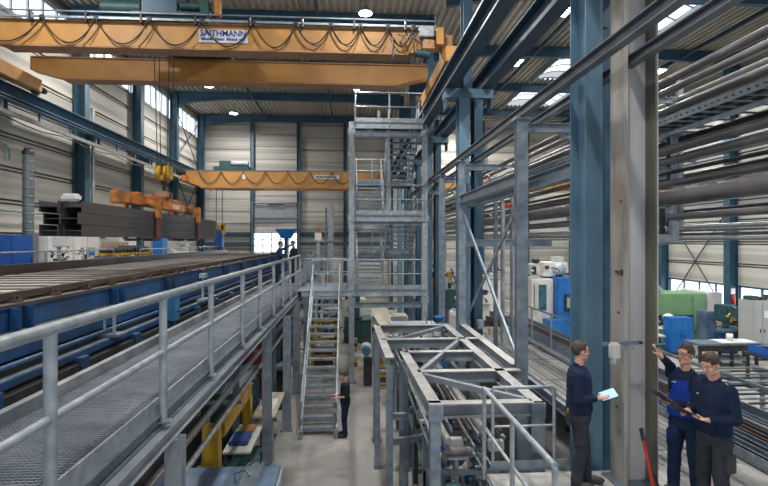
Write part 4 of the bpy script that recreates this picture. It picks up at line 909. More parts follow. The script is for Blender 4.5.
for k, (x0, x1, y0, y1, z1, m, lb) in enumerate([(-3.6, -2.7, 12.6, 15.5, 1.6, teal, 'dark green machine block behind the yellow portal'), (-3.2, -2.75, 16, 17.5, 2.5, redd, 'dark red machine housing in the shade under the walkway'), (-3.8, -2.9, 18.2, 21, 1.8, convb, 'blue machine block deep under the walkway'), (-3.6, -2.6, 21.8, 25, 2.2, teal, 'teal machine block far under the walkway'), (-3.5, -2.7, 26, 29, 2.0, offw, 'pale machine block farthest under the walkway'), (-4.3, -3.4, 8, 12, 1.3, dark, 'black machine block behind the blue topped machine')]):
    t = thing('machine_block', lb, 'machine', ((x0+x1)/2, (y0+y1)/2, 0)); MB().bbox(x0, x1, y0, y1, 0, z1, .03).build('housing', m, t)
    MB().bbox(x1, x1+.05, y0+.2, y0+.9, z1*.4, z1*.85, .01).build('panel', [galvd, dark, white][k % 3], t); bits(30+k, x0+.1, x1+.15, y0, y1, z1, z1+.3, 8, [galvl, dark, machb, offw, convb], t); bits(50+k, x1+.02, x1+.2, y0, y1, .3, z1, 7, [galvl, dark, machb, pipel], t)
t = thing('drill_unit', 'dark machine with pale wheels in the shade left of the stair foot', 'machine', (-2.1, 16.6, 0))
MB().bbox(-2.6, -2.05, 16.2, 17.4, 0, 1.3, .03).build('body', dark, t); MB().lathe([(.03, 0), (.2, .02), (.2, .08), (.03, .1)], (-2.04, 16.5, 1.2), (1, 0, 0), 18).build('wheel', galvl, t); MB().lathe([(.03, 0), (.15, .02), (.15, .08), (.03, .1)], (-2.04, 16.9, .7), (1, 0, 0), 18).build('wheel', offw, t); MB().bbox(-2.5, -2.0, 16.0, 16.6, 1.3, 1.42, .01).build('work_top', tankb, t)
# behind the stairs: yellow and pale machinery on the floor
for k, (x, y, z1, m, lb) in enumerate([(-1.1, 21.2, 2.0, yellow, 'yellow framed jig behind the staircase treads'), (-.9, 24, 2.2, offw, 'pale machine behind the yellow jig'), (-1.2, 27.5, 2.4, teal, 'green machine in the back seen through the stairs')]):
    t = thing('machine_jig', lb, 'machine', (x, y, 0))
    for dx in (-.5, .45):
        for dy in (0, .8): MB().bbox(x+dx, x+dx+.1, y+dy, y+dy+.1, 0, z1).build('post', m, t)
    for z in (.5, 1.2, z1-.1): MB().bbox(x-.5, x+.55, y, y+.1, z, z+.1).build('crossbar', m, t)
    MB().bbox(x-.4, x+.4, y+.2, y+.8, 0, .8).build('base', [rustb, white, teal][k], t); bits(70+k, x-.45, x+.4, y-.1, y+.8, .8, z1, 10, [galvl, dark, machb, offw, yellow], t)
# ================================================================ the right platform where the men stand
PZ = 2.24
t = thing('work_platform', 'raised grey boarded platform carrying the three men', 'platform', (3.6, 6, PZ-.2))
MB().box(1.80, 5.45, 3.2, 6.62, PZ-.05, PZ).build('front_deck', deckm, t)
m_ = MB().box(4.15, 5.45, 6.62, 18, PZ-.05, PZ); m_.build('rear_deck', deckm, t)
MB().box(2.82, 3.05, 6.62, 6.75, PZ-.05, PZ).build('deck_piece', deckm, t) if False else None
for k in range(9): x = 4.25+k*.135; MB().box(x, x+.012, 6.7, 18, PZ, PZ+.006).build('board_gap', galvd, t)
for k in range(6): MB().box(4.15, 5.45, 7.2+k*1.9, 7.23+k*1.9, PZ, PZ+.007).build('board_joint', galvd, t)
for x in (1.84, 4.1, 5.4): MB().ib((x, 3.2 if x < 4 else 3.2, PZ-.15), (x, 6.6 if x < 4 else 18, PZ-.15), .2, .12).build('edge_beam', galv, t)
for y in (3.3, 6.55): MB().ib((1.8, y, PZ-.16), (5.4, y, PZ-.16), .2, .12).build('cross_beam', galv, t)
for (x, y) in ((1.95, 3.5), (1.95, 6.45), (5.35, 4), (5.35, 9), (5.35, 14), (4.25, 9), (4.25, 14)): MB().ib((x, y, 0), (x, y, PZ-.26), .14, .14).build('leg', galv, t)
t = railing('landing railing with two rails in front of the man in glasses', [(1.90, 6.72), (2.74, 6.72)], PZ, step=.8, h=1.1, r=.024, mid=True, zfoot=PZ-.1)
MB().box(1.86, 2.9, 6.695, 6.705, PZ, PZ+.13).build('toe_board', galv, t)
railing('near railing running toward the camera along the left edge of the landing', [(1.78, 6.7), (1.78, 4.35)], PZ, step=1.1, h=1.1, r=.030, toe=False, zfoot=PZ-.1, mid=True)
t = railing('far right railing with toe board running back beside the long steel bars', [(5.48, 9.3), (5.48, 18)], PZ, step=1.55, h=1.05, r=.024, toe=True, zfoot=PZ-.08)
MB().tube((5.40, 9.3, PZ+.07), (5.40, 18, PZ+.07), .06, 10).build('kick_tube', galv, t)
railing('right railing just behind the two men on the platform', [(5.5, 7.5), (5.5, 9.2)], PZ, step=1.7, h=1.1, r=.028, toe=True, zfoot=PZ-.1)
railing('right railing leaving the picture at the right edge', [(5.5, 7.36), (5.5, 4.0)], PZ, step=2.2, h=1.1, r=.028, toe=True, zfoot=PZ-.1)
railing('short railing seen between the white column and the man reaching up', [(4.2, 9.6), (5.4, 9.6)], PZ, step=.8, h=1.1, r=.024) if False else None

# worn white H column with rust spots
t = thing('h_column', 'worn whitish steel H column the men are inspecting', 'column', (3.6, 6.3, PZ))
ztop = ZR-.05
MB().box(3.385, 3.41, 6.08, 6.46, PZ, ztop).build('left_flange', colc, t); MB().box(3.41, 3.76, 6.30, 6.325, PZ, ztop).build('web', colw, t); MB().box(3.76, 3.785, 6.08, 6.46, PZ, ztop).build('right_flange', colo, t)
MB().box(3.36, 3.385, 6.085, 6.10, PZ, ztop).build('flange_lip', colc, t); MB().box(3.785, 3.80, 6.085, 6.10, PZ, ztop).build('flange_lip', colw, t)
MB().box(3.30, 3.86, 6.02, 6.52, PZ, PZ+.02).build('base_plate', galvd, t)
rr = random.Random(3)
for (y, z, s) in ((6.2, 4.9, .03), (6.16, 4.93, .022), (6.3, 4.91, .02), (6.25, 4.4, .015), (6.3, 3.2, .012), (6.2, 5.8, .012)):
    MB().bbox(3.372, 3.388, y-s*1.6, y+s*1.6, z-s*.8, z+s*.8, .004).build('rust_spot', rust, t)
for k in range(9): x = rr.uniform(3.45, 3.72); z = rr.uniform(2.6, 4.4); s = rr.uniform(.006, .014); MB().lathe([(s*.2, 0), (s, .001), (s*.8, .003)], (x, 6.302, z), (0, -1, 0), 10).build('drill_mark', rust if k % 2 else dark, t)
MB().lathe([(.004, 0), (.016, .001), (.016, .004)], (3.47, 6.303, 4.28), (0, -1, 0), 12).build('bolt_hole', black, t)
t = thing('clamp_device', 'small pale magnet clamp with an arm fixed to the white column', 'clamp', (3.25, 6.25, 3.95))
MB().bar((3.10, 6.10, 4.03), (3.56, 6.04, 4.06), .02, .045).build('arm', galvd, t); m_ = MB(); m_.bbox(3.15, 3.28, 6.0, 6.08, 3.86, 4.06, .02); m_.build('magnet_body', offw, t); MB().bbox(3.16, 3.22, 5.99, 6.06, 3.80, 3.9, .012).build('foot', galvl, t); MB().tube((3.54, 6.0, 4.06), (3.54, 6.08, 4.06), .018, 10).build('knob', dark, t)
t = thing('pry_bar', 'red bar with a blue black grip leaning against the white column', 'tool', (3.62, 6.0, PZ))
MB().path([(3.66, 5.93, PZ), (3.55, 6.0, 2.92)], .020, 10).build('shaft', red, t); MB().path([(3.555, 5.997, 2.88), (3.535, 6.01, 3.02)], .024, 10).build('grip', mat('grip_blue_black', (.02, .03, .06), .4), t); MB().path([(3.70, 5.90, PZ+.05), (3.66, 5.93, PZ+.25)], .016, 8).build('side_shaft', black, t)

# ================================================================ pipe rack on the right (pipes run along the hall)
CZ = 5.3
plist = [('thin grey pipe on the top arm, the left of the pair', 5.90, 2.98, .075, pipem), ('thin grey pipe on the top arm, the right of the pair', 6.32, 2.98, .075, pipem), ('grey pipe just above the cable tray', 6.4, 2.62, .085, pipem),
 ('dark grey pipe directly under the cable tray', 6.75, 2.08, .065, dark), ('grey pipe, the upper of the close pair in the middle of the rack', 6.2, 1.77, .085, pipem), ('grey pipe, the lower of the close pair in the middle of the rack', 6.35, 1.59, .075, pipem),
 ('thin dark pipe under the close pair', 6.55, 1.40, .04, dark), ('grey pipe right above the thickest pipe', 6.3, 1.13, .07, pipem), ('thickest grey pipe low on the rack', 6.2, .85, .17, pipem),
 ('grey pipe under the thickest pipe', 6.25, .465, .065, pipem), ('thin grey pipe in the lower group at eye level', 6.3, .26, .025, galvl), ('thin pale pipe in the lower group at eye level', 6.45, .20, .025, pipel), ('thin grey pipe, the second lowest at eye level', 6.6, .13, .03, galv), ('pale pipe, the lowest on the rack', 6.3, .05, .035, pipel)]
for i, (l, x, z, r, m) in enumerate(plist):
    tag(MB().tube((x, -1, CZ+z), (x, 37, CZ+z), r, 16).build('pipe', m), l, 'pipe', 'pipes on the right rack')
rr = random.Random(6)
for i, (x, z, r, m) in enumerate([(6.9, 1.7, .05, galvd), (7.0, 1.35, .06, pipem), (7.1, .95, .08, pipem), (6.95, .6, .05, galvd), (7.1, 2.4, .06, pipem), (6.7, 2.9, .05, pipel), (7.2, .3, .05, pipem)]):
    tag(MB().tube((x, -1, CZ+z), (x, 37, CZ+z), r, 10).build('pipe', m), 'rear pipe on the far side of the rack, %s counted from its top' % ORD[[3, 4, 5, 6, 2, 1, 7][i]-1], 'pipe', 'rear pipes on the right rack')
t = thing('cable_tray', 'long perforated galvanised cable tray above the pipes', 'cable tray', (6.4, 18, CZ+2.2))
MB().box(6.095, 6.105, -1, 37, CZ+2.26, CZ+2.40).build('side_flange', galvl, t); MB().box(6.695, 6.705, -1, 37, CZ+2.26, CZ+2.40).build('side_flange', galv, t)
for k in range(95): MB().box(6.09, 6.096, 5.5+k*.16, 5.56+k*.16, CZ+2.315, CZ+2.34).build('slot', dark, t)
for k in range(80): MB().box(6.1, 6.7, 4+k*.35, 4.04+k*.35, CZ+2.25, CZ+2.275).build('rung', galvl if k % 2 else galv, t)
for k in range(7): x = 6.16+k*.08; MB().path([(x+.02*math.sin(y*1.3+k), y, CZ+2.30) for y in range(-1, 38)], .022, 6).build('tray_cable', black if k % 3 else galvd, t)
t = thing('cable_tray', 'lower dark cable ladder under the perforated tray', 'cable tray', (6.6, 18, CZ+2.0))
for x in (6.3, 6.95): MB().bar((x, -1, CZ+2.12), (x, 37, CZ+2.12), .03, .07).build('ladder_rail', galv, t)
for k in range(60): MB().box(6.3, 6.95, 4+k*.5, 4.03+k*.5, CZ+2.10, CZ+2.13).build('rung', galvd, t)
for k, y in enumerate([10.1, 13.7, 19.3, 28.6, 36]):
    t = thing('pipe_support', 'galvanised post with arms carrying the pipe rack, %s from the camera' % ORD[k], 'rack post', (6.6, y, 0), 'posts of the pipe rack')
    zb_ = CZ-.05 if k == 0 else 0; MB().ib((6.6, y, zb_), (6.6, y, CZ+2.95), .16, .16, up=(0, 1, 0)).build('post', galv, t)
    for z, a, b, hh in ((2.85, 5.75, 6.55, .12), (.62, 5.9, 6.55, .12), (-.03, 6.05, 6.5, .08), (1.45, 6.1, 6.55, .08), (2.2, 6.1, 7.0, .06), (2.31, 6.6, 7.25, .05), (1.62, 6.6, 7.05, .05), (1.26, 6.6, 7.15, .05), (.84, 6.6, 7.25, .05), (.52, 6.6, 7.1, .04), (.22, 6.6, 7.3, .04), (2.82, 6.55, 6.9, .05)):
        MB().ch((a, y-.08, CZ+z), (b, y-.08, CZ+z), hh, .06).build('arm', galvl if hh > .1 else galv, t)
    MB().box(6.72, 6.82, y-.04, y+.04, zb_, CZ+3.3).build('rear_strut', galvl, t)
    for x in (5.90, 6.32): MB().path([(x-.09, y-.1, CZ+2.86), (x-.085, y-.1, CZ+3.0), (x, y-.1, CZ+3.07), (x+.085, y-.1, CZ+3.0), (x+.09, y-.1, CZ+2.86)], .012, 6).build('u_bolt', chrome, t)
for k, y in enumerate([8.9]):
    t = thing('angle_bracket', 'white L shaped bracket below the rack pipes at eye level', 'bracket', (5.9, 9.0, CZ))
    MB().box(4.9, 5.95, y, y+.1, CZ-.02, CZ+.12).build('horizontal_arm', galvl, t); MB().box(5.82, 5.95, y, y+.1, CZ+.12, CZ+.35).build('upright', galvl, t); MB().box(5.7, 5.78, y+.15, y+.2, CZ+.12, CZ+.6).build('dark_strut', dark, t)
    MB().ib((4.9, y+.05, CZ-.0), (4.9, y+.05, PZ), .1, .1).build('stand', galv, t) if False else None
# busy thin fittings on the far stretch of the rack
rr = random.Random(12)
for k in range(17):
    y = 17+k*1.1; pp = plist[[3, 4, 5, 7, 8, 2, 0][k % 7]]; x = pp[1]; z = CZ+pp[2]
    t = thing('pipe_fitting', 'small pale elbow with a flange on the rack pipes, %s from the camera' % ORD[k], 'fitting', (x, y, z), 'fittings among the far rack pipes')
    MB().path([(x, y, z), (x-.15, y, z+.1), (x-.2, y+.1, z+.3), (x-.2, y+.5, z+.35)], .05, 8).build('elbow', [galvl, pipel, pipem][k % 3], t); MB().lathe([(.03, 0), (.1, .01), (.1, .05), (.03, .06)], (x, y, z), n=12).build('flange', galvl, t)
t = thing('cherry_stand', 'dark stand with a yellow hoop and red box beside the blue column', 'stand', (4.3, 15.2, 0))
MB().path([(4.0, 15.3, 6.1), (4.0, 15.3, 6.75), (4.1, 15.3, 6.95), (4.3, 15.3, 7.0), (4.6, 15.3, 7.0)], .025, 8).build('hoop', yellow, t); MB().box(4.58, 4.66, 15.26, 15.34, 0, 7.1).build('yellow_black_post', brown, t); MB().bbox(4.68, 4.9, 15.2, 15.4, 6.3, 6.42).build('red_box', red, t); MB().tube((4.95, 15.4, 0), (4.95, 15.4, 7.4), .06, 10).build('riser', galvl, t)

# ================================================================ right hall floor: long bars, conveyors, machines
t = thing('bar_rack', 'low dark steel rack holding the long bars beyond the railing', 'rack', (7.2, 15, 0))
for k in range(11): MB().bar((5.95, 5+k*2.2, .82), (9.2, 5+k*2.2, .82), .12, .14).build('cross_beam', dark, t); MB().box(6, 6.12, 5+k*2.2, 5.12+k*2.2, 0, .75).build('leg', dark, t); MB().box(9, 9.12, 5+k*2.2, 5.12+k*2.2, 0, .75).build('leg', dark, t)
rr = random.Random(31); kk = 0
for lay in range(3):
    for j in range(9 if lay < 2 else 5):
        x = 6.2+j*.34+rr.uniform(-.02, .02)+(.1 if lay == 1 else 0); z = 1.0+lay*.235; y0 = 6+rr.uniform(0, 2.2); 
        m = [rawst, dark, rustb, galvd][rr.choice([0, 0, 0, 1, 2, 3])]
        tag(MB().ib((x, y0, z), (x, 25+rr.uniform(-2, 2), z), .2, .24, .012, .02, up=(1, 0, 0)).build('steel_bar', m), 'long dark steel section in the stack beyond the railing, %s layer, %s from the left' % (['bottom', 'middle', 'top'][lay], ORD[j]), 'steel bar', 'long steel bars stacked beyond the railing')
t = thing('roller_bed', 'wide grey roller bed with pale slats right of the long bars', 'roller bed', (11, 14, 0))
for x in (9.6, 11.2, 12.8): MB().ch((x, 9, 1.25), (x, 15.5, 1.25), .2, .07).build('bed_rail', galvd, t)
for k in range(17):
    y = 9.2+k*.37; MB().tube((9.65, y, 1.36), (12.75, y, 1.36), .03, 8).build('roller', dark if k % 2 else galvd, t)
for x in (9.7, 12.7):
    for y in (9.5, 12, 15): MB().box(x, x+.1, y, y+.1, 0, 1.15).build('leg', galvd, t)
rr = random.Random(8)
for k in range(9):
    x = 9.9+rr.uniform(0, 1.6); y = 9.6+k*.6; a = rr.uniform(-.15, .15)
    tag(MB().bar((x, y, 1.44), (x+1.2, y+a, 1.44), .10, .05).build('flat_bar', [galvd, dark, galvd][k % 3]), 'short flat bar lying across the roller bed, %s from its near end' % ORD[k], 'bar', 'short bars on the roller bed')

cabinet('bright blue two door cabinet behind the man reaching up', 14.9, 16.0, 22.9, 23.5, 0, 1.72, machb, 2, 'y')
t = thing('laser_machine', 'big green and white machine housing on the right hall floor', 'machine', (17, 26.5, 0))
MB().bbox(13.6, 18.6, 25.6, 27.6, 0, 2.55, .03).build('green_housing', greenm, t); MB().bbox(18.62, 19.4, 25.5, 27.8, 0, 2.62, .03).build('white_housing', white, t)
MB().box(14, 18.2, 25.52, 25.6, .7, 1.45).build('dark_opening', dark, t); MB().bbox(17.85, 18.45, 25.5, 25.6, .6, 2.4, .01).build('side_panel', greenm, t)
for k in range(3): MB().box(18.0, 18.35, 25.46, 25.5, 1.1-k*.15, 1.16-k*.15).build('vent_slot', black, t)
MB().box(15.6, 15.66, 25.55, 25.6, 1.75, 1.95).build('black_mark', black, t); MB().box(15.66, 15.76, 25.55, 25.6, 1.75, 1.82).build('black_mark', black, t)
MB().path([(18.7, 25.4, .9), (18.9, 25.3, 1.1), (18.95, 25.3, .5), (18.8, 25.3, .2)], .03, 8).build('hose', black, t)
MB().bbox(13.9, 14.8, 26, 27, 2.55, 3.4, .03).build('top_unit', offw, t); MB().path([(14.9, 26, 2.6), (15.3, 26, 3.2), (15.9, 26.1, 3.15), (16.4, 26, 2.6)], .16, 12).build('exhaust_hose', galvl, t); MB().bbox(15.0, 15.9, 26, 26.6, 2.55, 2.8).build('blue_unit', convb, t)
t = thing('grinder', 'white bench grinder on a table in front of the green machine', 'grinder', (16, 23.7, 1.0))
MB().bbox(14.2, 16.2, 24.0, 24.9, .95, 1.02).build('table_top', offw, t)
for x in (14.25, 16.1): MB().box(x, x+.06, 24.1, 24.8, 0, .95).build('leg', galvd, t)
MB().ball((15.7, 24.3, 1.5), .28, 1, 1, .8).build('hood', white, t); MB().bbox(15.55, 15.85, 24.2, 24.4, 1.02, 1.4, .03).build('neck', white, t); bits(90, 14.3, 15.4, 24.1, 24.8, 1.02, 1.4, 8, [offw, teal, dark, galvl], t)
t = thing('side_bench', 'dark bench with bottles left of the blue cabinet', 'bench', (13.9, 23, 0))
MB().bbox(13.2, 14.6, 22.8, 23.6, .85, .92).build('bench_top', offw, t); MB().box(13.3, 14.5, 23, 23.5, 0, .85).build('bench_body', teal, t); bits(91, 13.3, 14.5, 22.9, 23.5, .92, 1.5, 9, [offw, teal, white, galvl], t)
cabinet('light grey tall cabinet near the right edge, the left of the pair', 17.8, 18.6, 21.5, 22.4, 0, 2.65, greyc, 2, 'y')
t = cabinet('light grey tall cabinet at the right edge, the right of the pair', 18.62, 19.4, 21.5, 22.4, 0, 2.65, greyc, 2, 'y')
tag(MB().box(18.25, 18.5, 21.44, 21.475, 1.9, 2.2).build('notice', paper), 'small white notice on the grey cabinet door', 'notice')
for k, (x, s) in enumerate(((17.85, .3), (18.3, .22), (18.8, .35))): tag(MB().bbox(x, x+s*1.4, 21.7, 22.2, 2.655, 2.655+s*.6, .02).build('stored_part', [teal, dark, rustb][k]), 'small dark part stored on top of the grey cabinets, %s from the left' % ORD[k], 'part', 'parts on the grey cabinets')
t = thing('work_table', 'long dark work table with a pale top behind the two men', 'table', (15.9, 21.0, 0))
MB().bbox(14.5, 17.3, 20.4, 21.4, .92, 1.0, .01).build('table_top', galvd, t); MB().bbox(15.6, 17.2, 20.5, 21.3, 1.0, 1.03, .005).build('pale_sheet', white, t); MB().box(14.55, 17.2, 20.45, 20.55, .68, .92).build('apron', dark, t)
for x in (14.6, 16.0, 17.1):
    for y in (20.5, 21.2): MB().box(x, x+.1, y, y+.1, 0, .92).build('leg', dark, t)
MB().bbox(14.8, 17.0, 20.5, 21.3, .25, .3).build('lower_shelf', galvl, t)
for k in range(6): MB().bar((14.9, 20.6+k*.11, .34), (16.9, 20.55+k*.12, .34), .05, .05).build('stored_bar', pipel if k % 2 else galvd, t)
tag(MB().lathe([(.02, 0), (.13, 0), (.13, .28), (.02, .29)], (16.3, 21.0, 1.03), n=16).build('bucket', white), 'white bucket on the long dark work table', 'bucket')
t = thing('bin_table', 'dark stand with blue bins full of parts near the right edge', 'stand', (16.8, 18.4, 0))
for x in (15.4, 16.6, 17.8):
    for y in (17.6, 18.9): MB().box(x, x+.09, y, y+.09, 0, 1.0).build('leg', dark, t)
MB().box(15.4, 17.9, 17.6, 17.68, .3, .38).build('stretcher', dark, t); MB().bbox(15.3, 18.0, 17.5, 19.1, .92, 1.0).build('frame_top', dark, t)
rr = random.Random(17)
for k in range(4):
    x = 15.4+k*.66; b = MB(); b.bbox(x, x+.58, 17.6, 18.9, 1.005, 1.03, .004); b.box(x, x+.02, 17.6, 18.9, 1.02, 1.3); b.box(x+.56, x+.58, 17.6, 18.9, 1.02, 1.3); b.box(x, x+.58, 17.6, 17.62, 1.02, 1.25); b.box(x, x+.58, 18.88, 18.9, 1.02, 1.3)
    o = tag(b.build('parts_bin', cabb), 'dark blue bin with machine parts on the dark stand, %s from the left' % ORD[k], 'bin', 'blue bins on the dark stand')
    for q in range(4): MB().bbox(x+.08, x+.45, 17.7+q*.28, 17.9+q*.28, 1.08, 1.25+rr.uniform(0, .12), .02).build('part', [convb, dark, galvd][q % 3], o)
cabinet('small blue cabinet standing against the right hall machines', 17.9, 18.6, 28.7, 29.6, 0, 2.0, cabb, 2, 'y') if False else None
t = thing('vertical_mill', 'blue and teal milling machine between the white housing and grey cabinets', 'machine', (18, 24, 0))
MB().bbox(17.6, 18.1, 24.2, 25.0, 0, 1.8, .04).build('column', tankb, t); MB().bbox(17.9, 18.5, 23.2, 24.15, 1.4, 2.2, .05).build('head', teal, t); MB().bbox(17.2, 18.6, 22.9, 23.15, 1.0, 1.15, .02).build('table', tankb, t); MB().bbox(17.5, 18.2, 22.95, 23.6, 0, 1.0, .03).build('knee', convb, t)
bits(92, 17.1, 18.6, 22.7, 23.2, 1.15, 2.2, 18, [brown, teal, convb, yellow, galvl, tongo], t)
t = thing('vise_bench', 'red and teal bench with machine parts below the right hall windows', 'bench', (19, 24, 0))
MB().bbox(18.7, 19.25, 22.9, 24.4, .9, 1.0).build('bench_top', dark, t); MB().box(18.75, 19.2, 23, 24.3, 0, .9).build('bench_body', teal, t); MB().bbox(18.8, 19.2, 23, 23.4, 1.0, 1.25, .02).build('red_box', redd, t); bits(93, 18.75, 19.15, 22.9, 24.2, 1.0, 1.9, 10, [red, teal, convb, galvl, offw], t)
t = thing('wall_sign', 'blue board with an extinguisher and white sign on the near right wall column', 'sign', (19.3, 24.7, 2.0))
MB().box(19.2, 19.5, 24.7, 24.74, 2.0, 3.0).build('board', convb, t); MB().lathe([(.02, 0), (.08, .02), (.08, .4), (.03, .46)], (19.35, 24.64, 2.1), n=12).build('extinguisher', red, t); MB().box(19.24, 19.46, 24.68, 24.70, 2.62, 2.9).build('white_sign', paper, t)
tag(MB().tube((16.3, 28.4, 0), (16.3, 28.4, 14.8), .11, 12).build('pipe', galvl), 'pale vertical pipe in front of the crossed rods in the right hall', 'pipe')
tag(MB().tube((14.6, 28.2, 0), (14.6, 28.2, 14.8), .16, 12).build('pipe', galvd), 'grey vertical pipe left of the green machine', 'pipe')

# blue and white machining centre seen between column and post
t = thing('machining_centre', 'blue and white machining centre seen left of the big blue column', 'machine', (12, 28.5, 0))
MB().bbox(9.95, 11.17, 27.5, 29.6, 0, 3.2, .03).build('white_enclosure', white, t); MB().box(10.07, 10.76, 27.44, 27.5, 1.5, 2.9).build('window', glassd, t); MB().bbox(10.09, 10.30, 27.40, 27.44, 1.35, 3.0).build('door_frame', offw, t)
MB().bbox(11.18, 12.15, 27.0, 29.6, 0, 3.3, .05).build('blue_enclosure', machb, t); MB().bbox(11.57, 11.95, 26.85, 27.0, 1.5, 2.4, .02).build('control_panel', dark, t); MB().bbox(11.63, 11.86, 26.8, 26.85, 1.7, 2.25, .01).build('screen', galvl, t)
MB().bbox(10.47, 11.34, 26.4, 27.3, 0, 1.1, .03).build('blue_base', machb, t); MB().bbox(9.98, 10.53, 27.8, 29, 3.4, 4.0, .04).build('spindle_head', offw, t); MB().bbox(10.07, 10.30, 27.7, 27.8, 3.45, 3.9, .02).build('dark_gear', dark, t)
MB().bbox(10.82, 12.21, 28, 29.5, 3.3, 4.1, .04).build('tool_magazine', white, t); MB().ball((11.69, 27.9, 3.7), .4, 1, .5, 1).build('magazine_drum', galvl, t); MB().ball((10.36, 28, 4.2), .2, 1.2, 1, .8).build('motor', black, t); MB().bbox(11.69, 12.10, 28.2, 29.2, 4.1, 4.4, .02).build('top_box', greyc, t)
bits(94, 10.0, 12.1, 27.2, 28.0, 3.35, 3.8, 12, [dark, galvl, black, offw], t)
t = thing('yellow_mast', 'yellow mast with a dark rail in front of the machining centre', 'mast', (8.5, 26, 0))
MB().bbox(8.62, 8.88, 25.5, 25.8, 0, 4.85, .02).build('mast', mat('pale_yellow', (.65, .52, .22), .5), t); MB().bbox(8.58, 8.66, 25.4, 25.5, .5, 4.9, .01).build('rail', brown, t); MB().ball((8.7, 25.6, 4.95), .16).build('pulley', black, t)
# benches and clutter between the post and blue column
for k, (x, y, l, m) in enumerate([(4.9, 28.4, 'white low machine among the far benches', white), (4.95, 31.4, 'grey workbench with yellow and blue parts', galvd), (7.4, 30, 'pale cabinet bench near the back wall', offw), (9.0, 33, 'white partition cabinet by the back wall in the right hall', white)]):
    t = thing('work_bench', l, 'bench', (x, y, 0)); z1 = [1.3, 1.7, 1.5, 2.8, 1.2][k]
    MB().bbox(x-.9, x+.9, y, y+1.2, .0, z1, .02).build('body', m, t); MB().bbox(x-1, x+1, y-.1, y+1.3, z1, z1+.06, .01).build('top', galvl, t); bits(100+k, x-.9, x+.9, y-.1, y+.8, z1+.06, z1+.8, 16, [yellow, galvl, convb, dark, offw, tongo], t, s=(.08, .4))
railing('inner hall railing far behind the frame posts', [(4.3, 18.5), (4.3, 27)], 1.9, step=1.2, h=1.05, r=.022, toe=True)
tag(MB().box(4.1, 5.3, 18.1, 27.5, 1.8, 1.9).build('walkway_deck', galvd), 'narrow far walkway deck behind the boarded platform', 'deck')
for k in range(4): tag(MB().box(4.2, 4.3, 18.6+k*2.8, 18.7+k*2.8, 0, 1.8).build('support_post', galvd), 'leg under the far narrow walkway, %s from the camera' % ORD[k], 'post', 'legs of the far narrow walkway')
t = thing('green_skid', 'green framed skid with rolled grey tubes beside the rear platform', 'skid', (3.6, 12.5, 0))
MB().bbox(3.25, 4.0, 11.4, 12.8, 0, 2.1, .03).build('mossy_block', mat('mossy_tank', (.12, .12, .09), .7), t); MB().tube((3.6, 12.9, 2.3), (3.3, 15.5, 2.3), .14, 14).build('roll', galvl, t); MB().tube((3.9, 13.0, 2.3), (3.6, 15.5, 2.3), .12, 14).build('roll', galv, t); MB().box(3.2, 4.05, 13.2, 15.8, 1.9, 2.1).build('green_frame', greenm, t)
for k in range(5): MB().box(3.3, 3.36, 13.2+k*.6, 13.26+k*.6, 0, 1.9).build('leg', galvd, t)
bits(120, 3.2, 4.0, 13.2, 17.5, 2.3, 2.9, 14, [offw, galvl, tongo, dark, yellow], t)
tag(MB().tube((3.95, 13.0, 0), (3.95, 13.0, 6.3), .05, 10).build('pipe', galvl), 'slim vertical pipe just right of the braced steel frame bay', 'pipe')
tag(MB().box(4.15, 4.25, 14.5, 14.6, 0, 6.5).build('strut', galvd), 'slim dark strut behind the braced frame bay', 'strut')

for k, (x, y, z1, m, lb) in enumerate([(3.75, 17.2, 2.9, white, 'white switch box on a stand behind the braced bay'), (4.0, 19.6, 3.4, teal, 'dark teal pump stand between the far posts'), (3.8, 23.5, 3.6, tongo, 'orange lifting device between the far columns'), (4.9, 25.2, 3.3, offw, 'pale feeder unit on the far narrow deck')]):
    zb = 1.9 if 4.1 < x-.25 else 0
    t = thing('feeder_unit', lb, 'machine', (x, y, zb)); MB().bbox(x-.25, x+.25, y, y+.4, zb, z1-.7, .02).build('pedestal', galvd, t); MB().bbox(x-.3, x+.3, y-.05, y+.5, z1-.7, z1, .03).build('housing', m, t)
    MB().path([(x, y, z1), (x+.1, y-.1, z1+.3), (x+.3, y-.1, z1+.2), (x+.35, y, z1-.4)], .04, 8).build('hose', [black, pipel][k % 2], t)
    bits(130+k, x-.3, x+.3, y-.15, y+.3, z1, z1+.5, 10, [galvl, offw, yellow, convb, dark], t)
# ================================================================ people
skin = mat('skin', (.62, .36, .26), .5, 0, (.55, .30, .21), 12, detail=2)
lipm = mat('lips', (.48, .20, .17), .5)
eyew = mat('eye_white', (.75, .73, .70), .3); iris = mat('eye_dark', (.03, .025, .02), .3)
hairb = mat('brown_hair', (.065, .035, .02), .6, 0, (.03, .017, .01), 40, stretch=(1, .3, 1)); haird = mat('greying_brown_hair', (.085, .06, .045), .6, 0, (.04, .028, .02), 40, stretch=(1, .3, 1))
navy = mat('navy_sweater', (.013, .024, .062), .85, 0, (.009, .017, .046), 9, bump=.2, spec=.2); navyt = mat('navy_work_trousers', (.016, .035, .085), .85, 0, (.011, .024, .06), 8, bump=.2, spec=.2)
greyt = mat('charcoal_work_trousers', (.038, .044, .056), .85, 0, (.026, .03, .04), 8, bump=.2, spec=.2); bibm = mat('royal_blue_bib', (.012, .05, .34), .8, 0, (.01, .04, .27), 8, spec=.2)
darks = mat('dark_teal_shirt', (.02, .03, .038), .85, 0, (.015, .022, .03), 8, spec=.2); shoem = mat('black_work_shoe', (.02, .02, .022), .6, 0, (.035, .03, .03), 10); solem = mat('shoe_sole', (.12, .12, .12), .7)
glassm = mat('spectacle_frame', (.01, .01, .012), .3); stitch = mat('pale_print', (.55, .57, .60), .8)
scr = emit('tablet_screen', (.32, .52, .72), .55); boardm = mat('dark_clipboard', (.015, .018, .03), .35); 
